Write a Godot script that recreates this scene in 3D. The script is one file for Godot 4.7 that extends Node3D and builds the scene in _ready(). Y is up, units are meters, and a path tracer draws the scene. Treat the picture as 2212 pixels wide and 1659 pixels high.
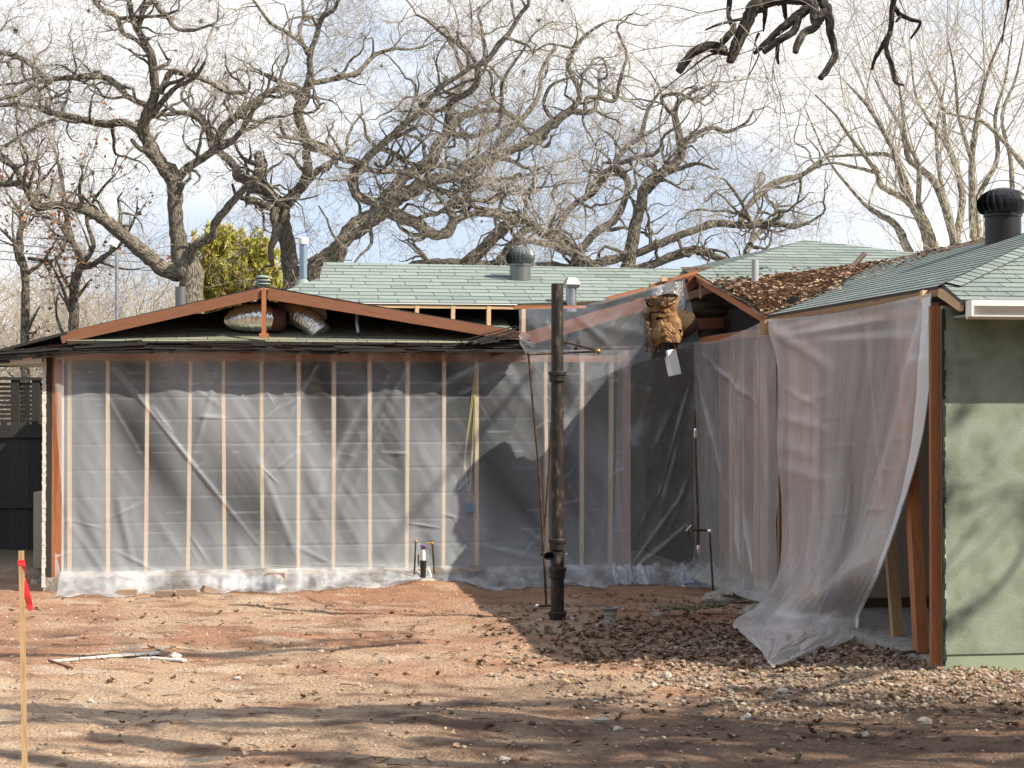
extends Node3D
# A house with one wing torn off, closed with plastic film, bare oaks behind it. Units are metres, y is up.
# House axes: "a" runs along the stud wall to the right, "b" runs away from the viewer; the inner corner of the two walls is a = b = 0.

const FOCAL := 3923.0
const CAM := Vector3(0, 1.86, 0)
const E1 := Vector3(0.9883, 0, -0.1527)
const E2 := Vector3(-0.1527, 0, -0.9883)
const CORNER := Vector3(2.075, 0, -20.4)
const UP := Vector3.UP

var used := {}
var rng := RandomNumberGenerator.new()
var lump := FastNoiseLite.new()
var patchy := FastNoiseLite.new()
var M := {}
var house: Node3D
var shingle_jobs := []


class MB:
	var v := PackedVector3Array()
	var n := PackedVector3Array()
	var t := PackedVector2Array()
	var c := PackedColorArray()
	var ix := PackedInt32Array()
	var col := Color(1, 1, 1, 1)
	var uo := Vector2.ZERO

	func put(p: Vector3, nn: Vector3, uv: Vector2) -> void:
		v.append(p)
		n.append(nn)
		t.append(uv + uo)
		c.append(col)

	func quad(p: Vector3, q: Vector3, r: Vector3, s: Vector3) -> void:  # counter-clockwise seen from outside
		var nn := (q - p).cross(s - p)
		if nn.length_squared() < 1e-16:
			nn = (r - q).cross(s - q)
		nn = nn.normalized()
		var k := v.size()
		var l := (q - p).length()
		var h := (s - p).length()
		if l >= h:
			put(p, nn, Vector2(0, 0)); put(q, nn, Vector2(l, 0)); put(r, nn, Vector2(l, h)); put(s, nn, Vector2(0, h))
		else:
			put(p, nn, Vector2(0, 0)); put(q, nn, Vector2(0, l)); put(r, nn, Vector2(h, l)); put(s, nn, Vector2(h, 0))
		ix.append_array(PackedInt32Array([k, k + 2, k + 1, k, k + 3, k + 2]))

	func tri(p: Vector3, q: Vector3, r: Vector3) -> void:
		var nn := (q - p).cross(r - p).normalized()
		var k := v.size()
		put(p, nn, Vector2(p.x, p.z)); put(q, nn, Vector2(q.x, q.z)); put(r, nn, Vector2(r.x, r.z))
		ix.append_array(PackedInt32Array([k, k + 2, k + 1]))

	func box(x: Transform3D, size: Vector3) -> void:
		var i := x.basis.x * size.x * 0.5
		var j := x.basis.y * size.y * 0.5
		var k := x.basis.z * size.z * 0.5
		var o := x.origin
		quad(o + i - j + k, o + i - j - k, o + i + j - k, o + i + j + k)
		quad(o - i - j - k, o - i - j + k, o - i + j + k, o - i + j - k)
		quad(o - i + j + k, o + i + j + k, o + i + j - k, o - i + j - k)
		quad(o - i - j - k, o + i - j - k, o + i - j + k, o - i - j + k)
		quad(o - i - j + k, o + i - j + k, o + i + j + k, o - i + j + k)
		quad(o + i - j - k, o - i - j - k, o - i + j - k, o + i + j - k)

	func beam(p: Vector3, q: Vector3, w: float, h: float, up := Vector3.UP) -> void:
		var z := (q - p).normalized()
		var x := up.cross(z).normalized()
		var y := z.cross(x)
		box(Transform3D(Basis(x, y, z), (p + q) * 0.5), Vector3(w, h, (q - p).length()))

	func tube(p: PackedVector3Array, r: PackedFloat32Array, sides: int, cap := false) -> void:
		var m := p.size()
		if m < 2:
			return
		var t0 := (p[1] - p[0]).normalized()
		var nn := t0.cross(Vector3(0.31, 0.2, 0.93)).normalized()
		if nn.length_squared() < 0.5:
			nn = t0.cross(Vector3.RIGHT).normalized()
		var k := v.size()
		var along := 0.0
		for i in m:
			var tt: Vector3 = (p[mini(i + 1, m - 1)] - p[maxi(i - 1, 0)]).normalized()
			nn = (nn - tt * nn.dot(tt)).normalized()
			var bb := tt.cross(nn)
			if i > 0:
				along += (p[i] - p[i - 1]).length()
			for j in sides + 1:
				var a := TAU * j / sides
				var dd := nn * cos(a) + bb * sin(a)
				put(p[i] + dd * r[i], dd, Vector2(float(j) / sides * TAU * r[0], along))
		for i in m - 1:
			for j in sides:
				var a := k + i * (sides + 1) + j
				var d := a + sides + 1
				ix.append(a); ix.append(d + 1); ix.append(a + 1)
				ix.append(a); ix.append(d); ix.append(d + 1)
		if cap:
			for e in 2:
				var i := 0 if e == 0 else m - 1
				var tt: Vector3 = (p[1] - p[0]).normalized() * -1.0 if e == 0 else (p[m - 1] - p[m - 2]).normalized()
				var b0 := v.size()
				put(p[i], tt, Vector2.ZERO)
				for j in sides + 1:
					var src := k + i * (sides + 1) + j
					put(v[src], tt, Vector2.ZERO)
				for j in sides:
					if e == 0:
						ix.append_array(PackedInt32Array([b0, b0 + 1 + j, b0 + 2 + j]))
					else:
						ix.append_array(PackedInt32Array([b0, b0 + 2 + j, b0 + 1 + j]))

	func pipe(p: Vector3, q: Vector3, r: float, sides := 12) -> void:
		tube(PackedVector3Array([p, q]), PackedFloat32Array([r, r]), sides, true)

	func lathe(x: Transform3D, prof: Array, sides := 24) -> void:
		for i in prof.size() - 1:
			var p: Vector2 = prof[i]
			var q: Vector2 = prof[i + 1]
			var nn := Vector2(q.y - p.y, p.x - q.x).normalized()
			var k := v.size()
			for j in sides + 1:
				var a := TAU * j / sides
				var d := Vector3(cos(a), 0, sin(a))
				var no := (x.basis * (d * nn.x + Vector3(0, nn.y, 0))).normalized()
				put(x * (d * p.x + Vector3(0, p.y, 0)), no, Vector2(float(j) / sides * TAU * p.x, p.y))
				put(x * (d * q.x + Vector3(0, q.y, 0)), no, Vector2(float(j) / sides * TAU * p.x, q.y))
			for j in sides:
				var a := k + j * 2
				ix.append_array(PackedInt32Array([a, a + 3, a + 1, a, a + 2, a + 3]))

	func ball(o: Vector3, r: Vector3, rough := 0.0, seed_ := 0, rings := 6, sides := 8) -> void:
		var k := v.size()
		var rn := RandomNumberGenerator.new()
		rn.seed = seed_ + 77
		for i in rings + 1:
			var a := PI * i / rings
			var first := Vector3.ZERO
			for j in sides + 1:
				var b := TAU * j / sides
				var d := Vector3(sin(a) * cos(b), cos(a), sin(a) * sin(b))
				var s := 1.0 + rn.randf_range(-rough, rough)
				if i == 0 or i == rings:
					s = 1.0
				var w := d * s
				if j == 0:
					first = w
				if j == sides:
					w = first
				put(o + w * r, (d / r).normalized(), Vector2(b, a))
		for i in rings:
			for j in sides:
				var a := k + i * (sides + 1) + j
				var d := a + sides + 1
				ix.append_array(PackedInt32Array([a, d + 1, a + 1, a, d, d + 1]))

	func grid(pts: Array, cols: int, colors := PackedColorArray()) -> void:  # rows of points, smooth normals; u to the right, rows downwards, seen from the front
		var k := v.size()
		var rows := pts.size() / cols
		for i in rows:
			for j in cols:
				var p: Vector3 = pts[i * cols + j]
				var du: Vector3 = pts[i * cols + mini(j + 1, cols - 1)] - pts[i * cols + maxi(j - 1, 0)]
				var dv: Vector3 = pts[mini(i + 1, rows - 1) * cols + j] - pts[maxi(i - 1, 0) * cols + j]
				if colors.size():
					col = colors[i * cols + j]
				put(p, dv.cross(du).normalized(), Vector2(float(j) / (cols - 1), float(i) / (rows - 1)))
		for i in rows - 1:
			for j in cols - 1:
				var a := k + i * cols + j
				var d := a + cols
				ix.append(a); ix.append(a + 1); ix.append(d + 1)
				ix.append(a); ix.append(d + 1); ix.append(d)

	func flat() -> MB:  # the same faces, each with edges of its own
		var o := MB.new()
		for i in range(0, ix.size(), 3):
			var nn := (v[ix[i + 2]] - v[ix[i]]).cross(v[ix[i + 1]] - v[ix[i]]).normalized()
			for j in 3:
				o.col = c[ix[i + j]]
				o.ix.append(o.v.size())
				o.put(v[ix[i + j]], nn, t[ix[i + j]])
		return o

	func mesh() -> ArrayMesh:
		var s := []
		s.resize(Mesh.ARRAY_MAX)
		s[Mesh.ARRAY_VERTEX] = v
		s[Mesh.ARRAY_NORMAL] = n
		s[Mesh.ARRAY_TEX_UV] = t
		s[Mesh.ARRAY_COLOR] = c
		s[Mesh.ARRAY_INDEX] = ix
		var m := ArrayMesh.new()
		m.add_surface_from_arrays(Mesh.PRIMITIVE_TRIANGLES, s)
		return m


# ---------- naming and placing ----------

func numbered(called: String, parent: Node) -> String:
	var key := str(parent.get_instance_id()) + called
	used[key] = used.get(key, -1) + 1
	return called if used[key] == 0 else "%s_%03d" % [called, used[key]]


func tag(o: Node3D, label := "", category := "", group := "", kind := "") -> Node3D:
	if label: o.set_meta("label", label)
	if category: o.set_meta("category", category)
	if group: o.set_meta("group", group)
	if kind: o.set_meta("kind", kind)
	return o


func thing(called: String, at_: Vector3, label: String, category: String, group := "", kind := "") -> Node3D:
	var o := Node3D.new()
	o.name = numbered(called, self)
	add_child(o, true)
	o.position = at_
	return tag(o, label, category, group, kind)


func offset_of(parent: Node) -> Vector3:
	return Vector3.ZERO if parent == self or parent.get_parent() != self else (parent as Node3D).position * -1.0


func part(called: String, mb: MB, mat: Material, parent: Node = self) -> MeshInstance3D:  # the mesh is in world coordinates
	var o := MeshInstance3D.new()
	o.name = numbered(called, parent)
	o.mesh = mb.mesh()
	o.material_override = mat
	parent.add_child(o, true)
	if parent != self and parent.get_parent() == self and not parent is MeshInstance3D:
		o.position = -(parent as Node3D).position
	return o


func scatter(called: String, mesh: Mesh, mat: Material, where: Array, tints: Array, parent: Node = self) -> MultiMeshInstance3D:
	var mm := MultiMesh.new()
	mm.transform_format = MultiMesh.TRANSFORM_3D
	mm.use_colors = tints.size() > 0
	mm.mesh = mesh
	mm.instance_count = where.size()
	for i in where.size():
		mm.set_instance_transform(i, where[i])
		if tints.size():
			mm.set_instance_color(i, tints[i])
	var o := MultiMeshInstance3D.new()
	o.name = numbered(called, parent)
	o.multimesh = mm
	o.material_override = mat
	parent.add_child(o, true)
	if parent != self and parent.get_parent() == self and not parent is MeshInstance3D:
		o.position = -(parent as Node3D).position
	return o


func hp(a: float, y: float, b: float) -> Vector3:
	return CORNER + E1 * a + E2 * b + UP * y


func sight(u: float, v: float) -> Vector3:  # measured in the photograph at 2212 x 1659
	var p := atan(50.5 / FOCAL)
	var d := Vector3((u - 1106.0) / FOCAL, (829.5 - v) / FOCAL, -1.0)
	return Vector3(d.x, d.y * cos(p) - d.z * sin(p), d.y * sin(p) + d.z * cos(p))


func on_plane(u: float, v: float, o: Vector3, nn: Vector3) -> Vector3:
	var d := sight(u, v)
	return CAM + d * ((o - CAM).dot(nn) / d.dot(nn))


func on_b(u: float, v: float, b: float) -> Vector3:
	return on_plane(u, v, hp(0, 0, b), E2)


func on_a(u: float, v: float, a: float) -> Vector3:
	return on_plane(u, v, hp(a, 0, 0), E1)


func on_y(u: float, v: float, y: float) -> Vector3:
	return on_plane(u, v, Vector3(0, y, 0), UP)


func at(u: float, v: float, depth: float) -> Vector3:
	var d := sight(u, v)
	return CAM + d * (depth / -d.z)


func px(p: Vector3) -> Vector2:
	var q := p - CAM
	return Vector2(1106.0 + q.x / -q.z * FOCAL, 880.0 - q.y / -q.z * FOCAL)


func ab(p: Vector3) -> Vector2:
	var q := p - CORNER
	return Vector2(q.dot(E1), q.dot(E2))


# ---------- materials ----------

func noise(freq: float, octaves := 4, seed_ := 1, type := FastNoiseLite.TYPE_SIMPLEX_SMOOTH) -> FastNoiseLite:
	var f := FastNoiseLite.new()
	f.noise_type = type
	f.frequency = freq
	f.fractal_octaves = octaves
	f.seed = seed_
	return f


func noise_tex(freq: float, ramp: Array, size := 512, octaves := 4, seed_ := 1, type := FastNoiseLite.TYPE_SIMPLEX_SMOOTH) -> NoiseTexture2D:
	var t := NoiseTexture2D.new()
	t.width = size
	t.height = size
	t.seamless = true
	t.noise = noise(freq, octaves, seed_, type)
	if ramp.size():
		var g := Gradient.new()
		var po := PackedFloat32Array()
		var pc := PackedColorArray()
		for r in ramp:
			po.append(r[0])
			pc.append(r[1])
		g.offsets = po
		g.colors = pc
		t.color_ramp = g
	return t


func lin(r: float, g: float, b: float, a := 1.0) -> Color:
	var c := Color(r, g, b).linear_to_srgb()
	c.a = a
	return c


func mat(c: Color, rough := 0.8, metal := 0.0) -> StandardMaterial3D:
	var m := StandardMaterial3D.new()
	m.albedo_color = c
	m.roughness = rough
	m.metallic = metal
	return m


func grain(c: Color, rough := 0.75) -> StandardMaterial3D:
	var m := mat(c, rough)
	m.albedo_texture = M.grain_tex
	m.uv1_scale = Vector3(0.45, 13, 1)
	m.heightmap_enabled = true
	m.heightmap_texture = M.grain_tex
	m.heightmap_scale = 0.1
	m.vertex_color_use_as_albedo = true
	return m


func film(alpha: float, c := Color(0.86, 0.87, 0.88), rough := 0.24) -> StandardMaterial3D:
	var m := mat(Color(c.r, c.g, c.b, alpha), rough)
	m.transparency = BaseMaterial3D.TRANSPARENCY_ALPHA
	m.cull_mode = BaseMaterial3D.CULL_DISABLED
	m.vertex_color_use_as_albedo = true
	return m


func make_materials() -> void:
	M.grain_tex = noise_tex(0.012, [[0.0, Color(0.72, 0.66, 0.6)], [0.35, Color(0.9, 0.88, 0.85)], [0.55, Color(1, 1, 1)], [0.72, Color(0.92, 0.9, 0.87)], [1.0, Color(0.98, 0.98, 0.98)]], 512, 5, 3)
	M.pine = grain(lin(0.63, 0.455, 0.265))
	M.cedar = grain(lin(0.2, 0.084, 0.042))
	M.redwood = grain(lin(0.17, 0.058, 0.03))
	M.orange_wood = grain(lin(0.38, 0.15, 0.06))
	M.old_wood = grain(lin(0.1, 0.07, 0.05))
	M.stake = grain(lin(0.45, 0.3, 0.165))
	M.ply = grain(lin(0.34, 0.21, 0.11))
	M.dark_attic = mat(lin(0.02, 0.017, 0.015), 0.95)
	M.bump_fine = noise_tex(0.09, [], 512, 4, 5)
	M.bump_mid = noise_tex(0.03, [], 512, 5, 6)
	# bark: ridges along the tube
	var bark := mat(lin(0.34, 0.312, 0.272), 0.95)
	bark.albedo_texture = noise_tex(0.02, [[0.0, Color(0.3, 0.28, 0.25)], [0.42, Color(0.62, 0.6, 0.56)], [0.62, Color(1, 0.99, 0.96)], [0.8, Color(0.86, 0.87, 0.84)], [1.0, Color(1, 1, 1)]], 512, 5, 8)
	bark.uv1_scale = Vector3(3.0, 0.8, 1)
	bark.heightmap_enabled = true
	bark.heightmap_texture = noise_tex(0.03, [], 512, 4, 9)
	bark.heightmap_scale = 3.0
	bark.vertex_color_use_as_albedo = true
	M.bark = bark
	M.pale_bark = bark.duplicate()
	M.pale_bark.albedo_color = lin(0.44, 0.4, 0.33)
	M.shade_bark = bark.duplicate()
	M.shade_bark.albedo_color = lin(0.15, 0.135, 0.115)  # shade on the near oak limbs is put into this colour
	M.twig = mat(lin(0.36, 0.325, 0.28), 0.9)
	M.twig.vertex_color_use_as_albedo = true
	var shingle := mat(lin(0.95, 0.95, 0.95), 0.95)
	shingle.vertex_color_use_as_albedo = true
	shingle.albedo_texture = noise_tex(0.05, [[0.0, Color(0.72, 0.72, 0.72)], [0.5, Color(0.92, 0.92, 0.92)], [1.0, Color(1, 1, 1)]], 512, 5, 11)
	shingle.uv1_scale = Vector3(1.3, 1.3, 1)
	shingle.heightmap_enabled = true
	shingle.heightmap_texture = M.bump_fine
	shingle.heightmap_scale = 0.15
	M.shingle = shingle
	var stucco := mat(lin(0.245, 0.295, 0.238), 0.9)
	stucco.uv1_triplanar = true
	stucco.uv1_scale = Vector3.ONE * 1.1
	stucco.albedo_texture = noise_tex(0.005, [[0.0, Color(0.74, 0.75, 0.7)], [0.4, Color(0.93, 0.93, 0.91)], [0.7, Color(1, 1, 1)], [1.0, Color(0.95, 0.97, 0.95)]], 512, 6, 13)
	stucco.heightmap_enabled = true
	stucco.heightmap_texture = noise_tex(0.07, [[0.0, Color(0.2, 0.2, 0.2)], [0.5, Color(0.35, 0.35, 0.35)], [0.66, Color(0.8, 0.8, 0.8)], [1.0, Color(1, 1, 1)]], 512, 4, 14)
	stucco.heightmap_scale = 0.1
	M.stucco = stucco
	M.stucco_smooth = mat(lin(0.25, 0.305, 0.225), 0.85)
	M.white_paint = mat(lin(0.75, 0.75, 0.73), 0.5)
	M.plaster = mat(lin(0.55, 0.53, 0.5), 0.9)
	M.beige = mat(lin(0.45, 0.37, 0.29), 0.9)
	M.tan_board = mat(lin(0.56, 0.37, 0.25), 0.9)
	M.tan_board.vertex_color_use_as_albedo = true
	M.felt = mat(lin(0.022, 0.02, 0.019), 0.85)
	M.felt.vertex_color_use_as_albedo = true
	M.felt.heightmap_enabled = true
	M.felt.heightmap_texture = M.bump_fine
	M.felt.heightmap_scale = 0.4
	M.concrete = mat(lin(0.36, 0.34, 0.31), 0.9)
	M.concrete.uv1_triplanar = true
	M.concrete.uv1_world_triplanar = true
	M.concrete.albedo_texture = noise_tex(0.02, [[0.0, Color(0.7, 0.68, 0.66)], [0.5, Color(0.92, 0.92, 0.9)], [1.0, Color(1, 1, 1)]], 512, 5, 16)
	M.concrete.heightmap_enabled = true
	M.concrete.heightmap_texture = M.bump_mid
	M.concrete.heightmap_scale = 0.6
	var iron := mat(lin(0.075, 0.068, 0.062), 0.55, 0.2)
	iron.albedo_texture = noise_tex(0.02, [[0.0, Color(0.35, 0.33, 0.32)], [0.5, Color(0.5, 0.46, 0.44)], [0.66, Color(0.72, 0.64, 0.57)], [0.8, Color(1, 0.96, 0.9)], [1.0, Color(1, 1, 1)]], 512, 6, 18)
	iron.uv1_scale = Vector3(1.4, 0.5, 1)
	iron.heightmap_enabled = true
	iron.heightmap_texture = M.bump_fine
	iron.heightmap_scale = 0.2
	M.iron = iron
	M.rust = mat(lin(0.11, 0.07, 0.045), 0.7, 0.4)
	M.rust.albedo_texture = noise_tex(0.05, [[0.0, Color(0.5, 0.42, 0.36)], [0.5, Color(0.8, 0.78, 0.74)], [1.0, Color(1, 1, 1)]], 256, 4, 19)
	M.galv = mat(lin(0.5, 0.53, 0.56), 0.38, 0.85)
	M.galv.albedo_texture = noise_tex(0.03, [[0.0, Color(0.75, 0.76, 0.78)], [1.0, Color(1, 1, 1)]], 256, 3, 20)
	M.chrome = mat(lin(0.75, 0.76, 0.78), 0.12, 1.0)
	M.foil = mat(lin(0.93, 0.93, 0.94), 0.27, 1.0)
	M.foil.heightmap_enabled = true
	M.foil.heightmap_texture = noise_tex(0.02, [], 512, 5, 21)
	M.foil.heightmap_scale = 1.0
	M.foil.uv1_scale = Vector3(1.2, 3.5, 1)
	M.vent_metal = mat(lin(0.16, 0.175, 0.17), 0.42, 0.6)
	M.vent_metal.vertex_color_use_as_albedo = true
	M.vent_black = mat(lin(0.022, 0.022, 0.023), 0.4, 0.4)
	M.vent_green = mat(lin(0.2, 0.26, 0.23), 0.6)
	M.insul = mat(lin(0.34, 0.2, 0.09), 0.98)
	M.insul.heightmap_enabled = true
	M.insul.heightmap_texture = M.bump_mid
	M.insul.heightmap_scale = 3.0
	M.insul.uv1_scale = Vector3(1.5, 1.5, 1)
	M.insul.albedo_texture = noise_tex(0.02, [[0.0, Color(0.45, 0.4, 0.35)], [0.5, Color(0.85, 0.82, 0.8)], [1.0, Color(1, 1, 1)]], 256, 5, 22)
	M.wool = M.insul.duplicate()
	M.wool.albedo_color = lin(0.22, 0.15, 0.09)
	M.pink_wool = M.insul.duplicate()
	M.pink_wool.albedo_color = lin(0.36, 0.16, 0.11)
	M.black_plastic = mat(lin(0.015, 0.015, 0.016), 0.45)
	M.pvc = mat(lin(0.7, 0.7, 0.68), 0.4)
	M.purple = mat(lin(0.2, 0.1, 0.35), 0.5)
	M.brass = mat(lin(0.35, 0.22, 0.08), 0.4, 0.8)
	M.yellow = mat(lin(0.36, 0.31, 0.13), 0.5)
	M.blue_box = mat(lin(0.14, 0.2, 0.3), 0.5)
	M.red_tape = mat(lin(0.6, 0.015, 0.02), 0.5)
	M.red_tape.backlight_enabled = true
	M.red_tape.backlight = Color(0.3, 0.3, 0.3)
	M.fence = grain(lin(0.028, 0.026, 0.026))
	M.lattice = grain(lin(0.16, 0.13, 0.1))
	M.brick = mat(lin(0.27, 0.19, 0.135), 0.95)
	M.brick.vertex_color_use_as_albedo = true
	M.brick.heightmap_enabled = true
	M.brick.heightmap_texture = M.bump_fine
	M.brick.heightmap_scale = 0.3
	M.stone = mat(lin(1, 1, 1), 0.95)
	M.stone.vertex_color_use_as_albedo = true
	M.leaf = mat(lin(1, 1, 1), 0.8)
	M.leaf.vertex_color_use_as_albedo = true
	M.leaf.cull_mode = BaseMaterial3D.CULL_DISABLED
	M.green_leaf = mat(lin(1, 1, 1), 0.7)
	M.green_leaf.vertex_color_use_as_albedo = true
	M.green_leaf.cull_mode = BaseMaterial3D.CULL_DISABLED
	M.green_leaf.backlight_enabled = true
	M.green_leaf.backlight = Color(0.35, 0.35, 0.35)
	var soil := mat(lin(1, 1, 1), 0.98)
	soil.vertex_color_use_as_albedo = true
	soil.albedo_texture = noise_tex(0.03, [[0.0, Color(0.78, 0.75, 0.73)], [0.4, Color(0.91, 0.9, 0.89)], [0.62, Color(0.98, 0.97, 0.96)], [1.0, Color(1, 1, 1)]], 1024, 6, 24)
	soil.uv1_scale = Vector3(0.55, 0.55, 1)
	soil.heightmap_enabled = true
	soil.heightmap_texture = noise_tex(0.05, [], 1024, 5, 25)
	soil.heightmap_scale = 1.6
	M.soil = soil
	M.film_door = film(0.11)
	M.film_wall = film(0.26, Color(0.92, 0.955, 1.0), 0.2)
	M.film_haze = film(0.25)
	M.film_skirt = film(0.34, Color(0.92, 0.95, 1.0))
	M.film_clear = film(0.1, Color(0.8, 0.84, 0.9), 0.16)
	M.film_shade = film(0.29)
	M.film_curtain = film(0.43, Color(0.93, 0.905, 0.9))
	M.film_fold = film(0.75)


# ---------- light and air ----------

func make_sky() -> Sky:
	var w := 1024
	var h := 512
	var im := Image.create_empty(w, h, false, Image.FORMAT_RGBF)
	var big := noise(1.15, 5, 31)
	var fine := noise(3.2, 4, 32)
	for y in h:
		var el := (0.5 - (y + 0.5) / h) * PI
		for x in w:
			var az := (x + 0.5) / w * TAU
			var d := Vector3(cos(el) * sin(az), sin(el), -cos(el) * cos(az))
			var c := Vector3(0.40, 0.385, 0.37)
			if el > -0.02:
				var q := Vector3(d.x, d.y * 2.2 + 0.4, d.z)
				var f := big.get_noise_3dv(q * 1.4) * 0.75 + fine.get_noise_3dv(q * 1.6) * 0.3
				var k := smoothstep(-0.16, 0.18, f)
				var blue := Vector3(0.34, 0.45, 0.64).lerp(Vector3(0.5, 0.58, 0.69), clampf(1.0 - el * 1.6, 0.0, 1.0))
				var cloud := Vector3(0.82, 0.82, 0.825) * (0.94 + 0.1 * fine.get_noise_3dv(q * 3.0))
				c = blue.lerp(cloud, k)
			c *= 0.82
			im.set_pixel(x, y, Color(c.x, c.y, c.z))
	var s := Sky.new()
	var m := PanoramaSkyMaterial.new()
	m.panorama = ImageTexture.create_from_image(im)
	s.sky_material = m
	return s


func set_light() -> void:
	var cam := Camera3D.new()
	cam.name = "camera"
	cam.fov = rad_to_deg(2.0 * atan(829.5 / FOCAL))
	cam.near = 0.1
	cam.far = 600.0
	cam.position = CAM
	cam.rotation.x = atan(50.5 / FOCAL)
	add_child(cam)
	var env := Environment.new()
	env.background_mode = Environment.BG_SKY
	env.sky = make_sky()
	env.tonemap_mode = Environment.TONE_MAPPER_LINEAR
	env.tonemap_exposure = 1.85
	env.sdfgi_enabled = true
	env.ssao_enabled = true
	env.ssil_enabled = true
	var we := WorldEnvironment.new()
	we.name = "world"
	we.environment = env
	add_child(we)
	var sun := DirectionalLight3D.new()
	sun.name = "sun"
	sun.light_energy = 1.6
	sun.light_color = Color(1.0, 0.95, 0.87)
	sun.light_angular_distance = 0.53
	sun.shadow_enabled = true
	add_child(sun)
	sun.look_at_from_position(Vector3.ZERO, sun_way())


func sun_way() -> Vector3:
	return (E1 * -0.95 + E2 * 0.6 - UP).normalized()


# ---------- ground ----------

func gy(x: float, dep: float) -> float:
	var y := -0.1 + lump.get_noise_2d(x * 22.0, dep * 22.0) * 0.05 + lump.get_noise_2d(x * 90.0 + 500.0, dep * 90.0) * 0.022 + patchy.get_noise_2d(x * 300.0, dep * 300.0) * 0.008
	y += 0.05 * smoothstep(2.2, 3.4, x) * smoothstep(15.5, 13.0, dep)
	y += 0.05 * exp(-pow((x + 4.3) / 1.6, 2) - pow((dep - 12.6) / 0.8, 2))
	y += 0.10 * exp(-pow((x + 0.9) / 0.75, 2) - pow((dep - 19.55) / 0.35, 2))
	y += 0.05 * exp(-pow((x - 0.6) / 1.0, 2) - pow((dep - 18.9) / 0.6, 2))
	return y


func ground_color(x: float, dep: float) -> Color:
	var big := lump.get_noise_2d(x * 18.0 + 90.0, dep * 30.0)
	var mid := lump.get_noise_2d(x * 70.0 - 40.0, dep * 110.0 + 20.0)
	var tiny := patchy.get_noise_2d(x * 260.0, dep * 420.0)
	var sand := Vector3(0.36, 0.258, 0.178)
	var orange := Vector3(0.285, 0.152, 0.092)
	var brown := Vector3(0.098, 0.054, 0.033)
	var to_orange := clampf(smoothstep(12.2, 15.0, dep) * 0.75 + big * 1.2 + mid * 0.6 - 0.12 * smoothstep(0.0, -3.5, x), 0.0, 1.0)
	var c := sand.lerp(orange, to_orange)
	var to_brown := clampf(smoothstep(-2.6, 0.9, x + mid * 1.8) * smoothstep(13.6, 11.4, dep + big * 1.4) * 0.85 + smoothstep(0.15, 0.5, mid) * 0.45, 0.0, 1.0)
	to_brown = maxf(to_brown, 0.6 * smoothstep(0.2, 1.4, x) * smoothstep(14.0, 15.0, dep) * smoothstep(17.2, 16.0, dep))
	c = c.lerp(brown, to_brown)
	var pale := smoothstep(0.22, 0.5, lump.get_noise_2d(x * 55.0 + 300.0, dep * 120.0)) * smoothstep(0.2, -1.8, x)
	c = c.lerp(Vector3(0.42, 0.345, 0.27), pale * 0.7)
	c *= 1.0 + tiny * 0.16
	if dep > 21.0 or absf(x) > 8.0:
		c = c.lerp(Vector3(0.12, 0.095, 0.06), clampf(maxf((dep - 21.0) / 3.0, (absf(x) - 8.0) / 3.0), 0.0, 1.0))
	return Color(c.x, c.y, c.z)


func make_ground() -> void:
	var xs := PackedFloat32Array()
	var zs := PackedFloat32Array()
	var x := -7.0
	while x <= 7.0:
		xs.append(x)
		x += 0.035
	var st := 0.1
	while xs[xs.size() - 1] < 90.0:
		xs.append(xs[xs.size() - 1] + st)
		st *= 1.3
	st = 0.1
	while xs[0] > -90.0:
		xs.insert(0, xs[0] - st)
		st *= 1.3
	var z := 8.6
	while z <= 21.0:
		zs.append(z)
		z += 0.025 + (z - 8.6) * 0.003
	st = 0.1
	while zs[zs.size() - 1] < 260.0:
		zs.append(zs[zs.size() - 1] + st)
		st *= 1.3
	st = 0.1
	while zs[0] > -40.0:
		zs.insert(0, zs[0] - st)
		st *= 1.35
	var mb := MB.new()
	var pts := []
	var cols := PackedColorArray()
	for i in range(zs.size() - 1, -1, -1):
		for j in xs.size():
			pts.append(Vector3(xs[j], gy(xs[j], zs[i]), -zs[i]))
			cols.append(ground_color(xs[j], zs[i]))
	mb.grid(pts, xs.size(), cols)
	for k in mb.v.size():
		mb.t[k] = Vector2(mb.v[k].x, mb.v[k].z)
	tag(part("ground", mb, M.soil), "bare reddish and sandy soil of the yard", "ground", "", "structure")


func pebble_mesh(seed_: int) -> ArrayMesh:
	var mb := MB.new()
	mb.ball(Vector3.ZERO, Vector3(1, 0.62, 0.8), 0.2, seed_, 4, 6)
	return (mb.flat() if seed_ >= 42 else mb).mesh()


func leaf_mesh(curl: float) -> ArrayMesh:
	var mb := MB.new()
	var half := [Vector2(0, 0.0), Vector2(0.1, 0.2), Vector2(0.3, 0.34), Vector2(0.17, 0.48), Vector2(0.42, 0.68), Vector2(0.24, 0.78), Vector2(0.2, 0.96), Vector2(0.0, 1.0)]
	for s in [-1.0, 1.0]:
		for i in half.size() - 1:
			var p: Vector2 = half[i]
			var q: Vector2 = half[i + 1]
			var f := func(w: Vector2) -> Vector3:
				return Vector3(w.x * s, absf(w.x) * curl * 1.2 + curl * 0.6 * pow(w.y - 0.45, 2.0) * 2.0, w.y - 0.5)
			var m0 := Vector3(0, curl * 0.6 * pow(p.y - 0.45, 2.0) * 2.0, p.y - 0.5)
			var m1 := Vector3(0, curl * 0.6 * pow(q.y - 0.45, 2.0) * 2.0, q.y - 0.5)
			var p3: Vector3 = f.call(p)
			var q3: Vector3 = f.call(q)
			if s > 0:
				mb.quad(m0, m1, q3, p3)
			else:
				mb.quad(m0, p3, q3, m1)
	return mb.mesh()


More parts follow.
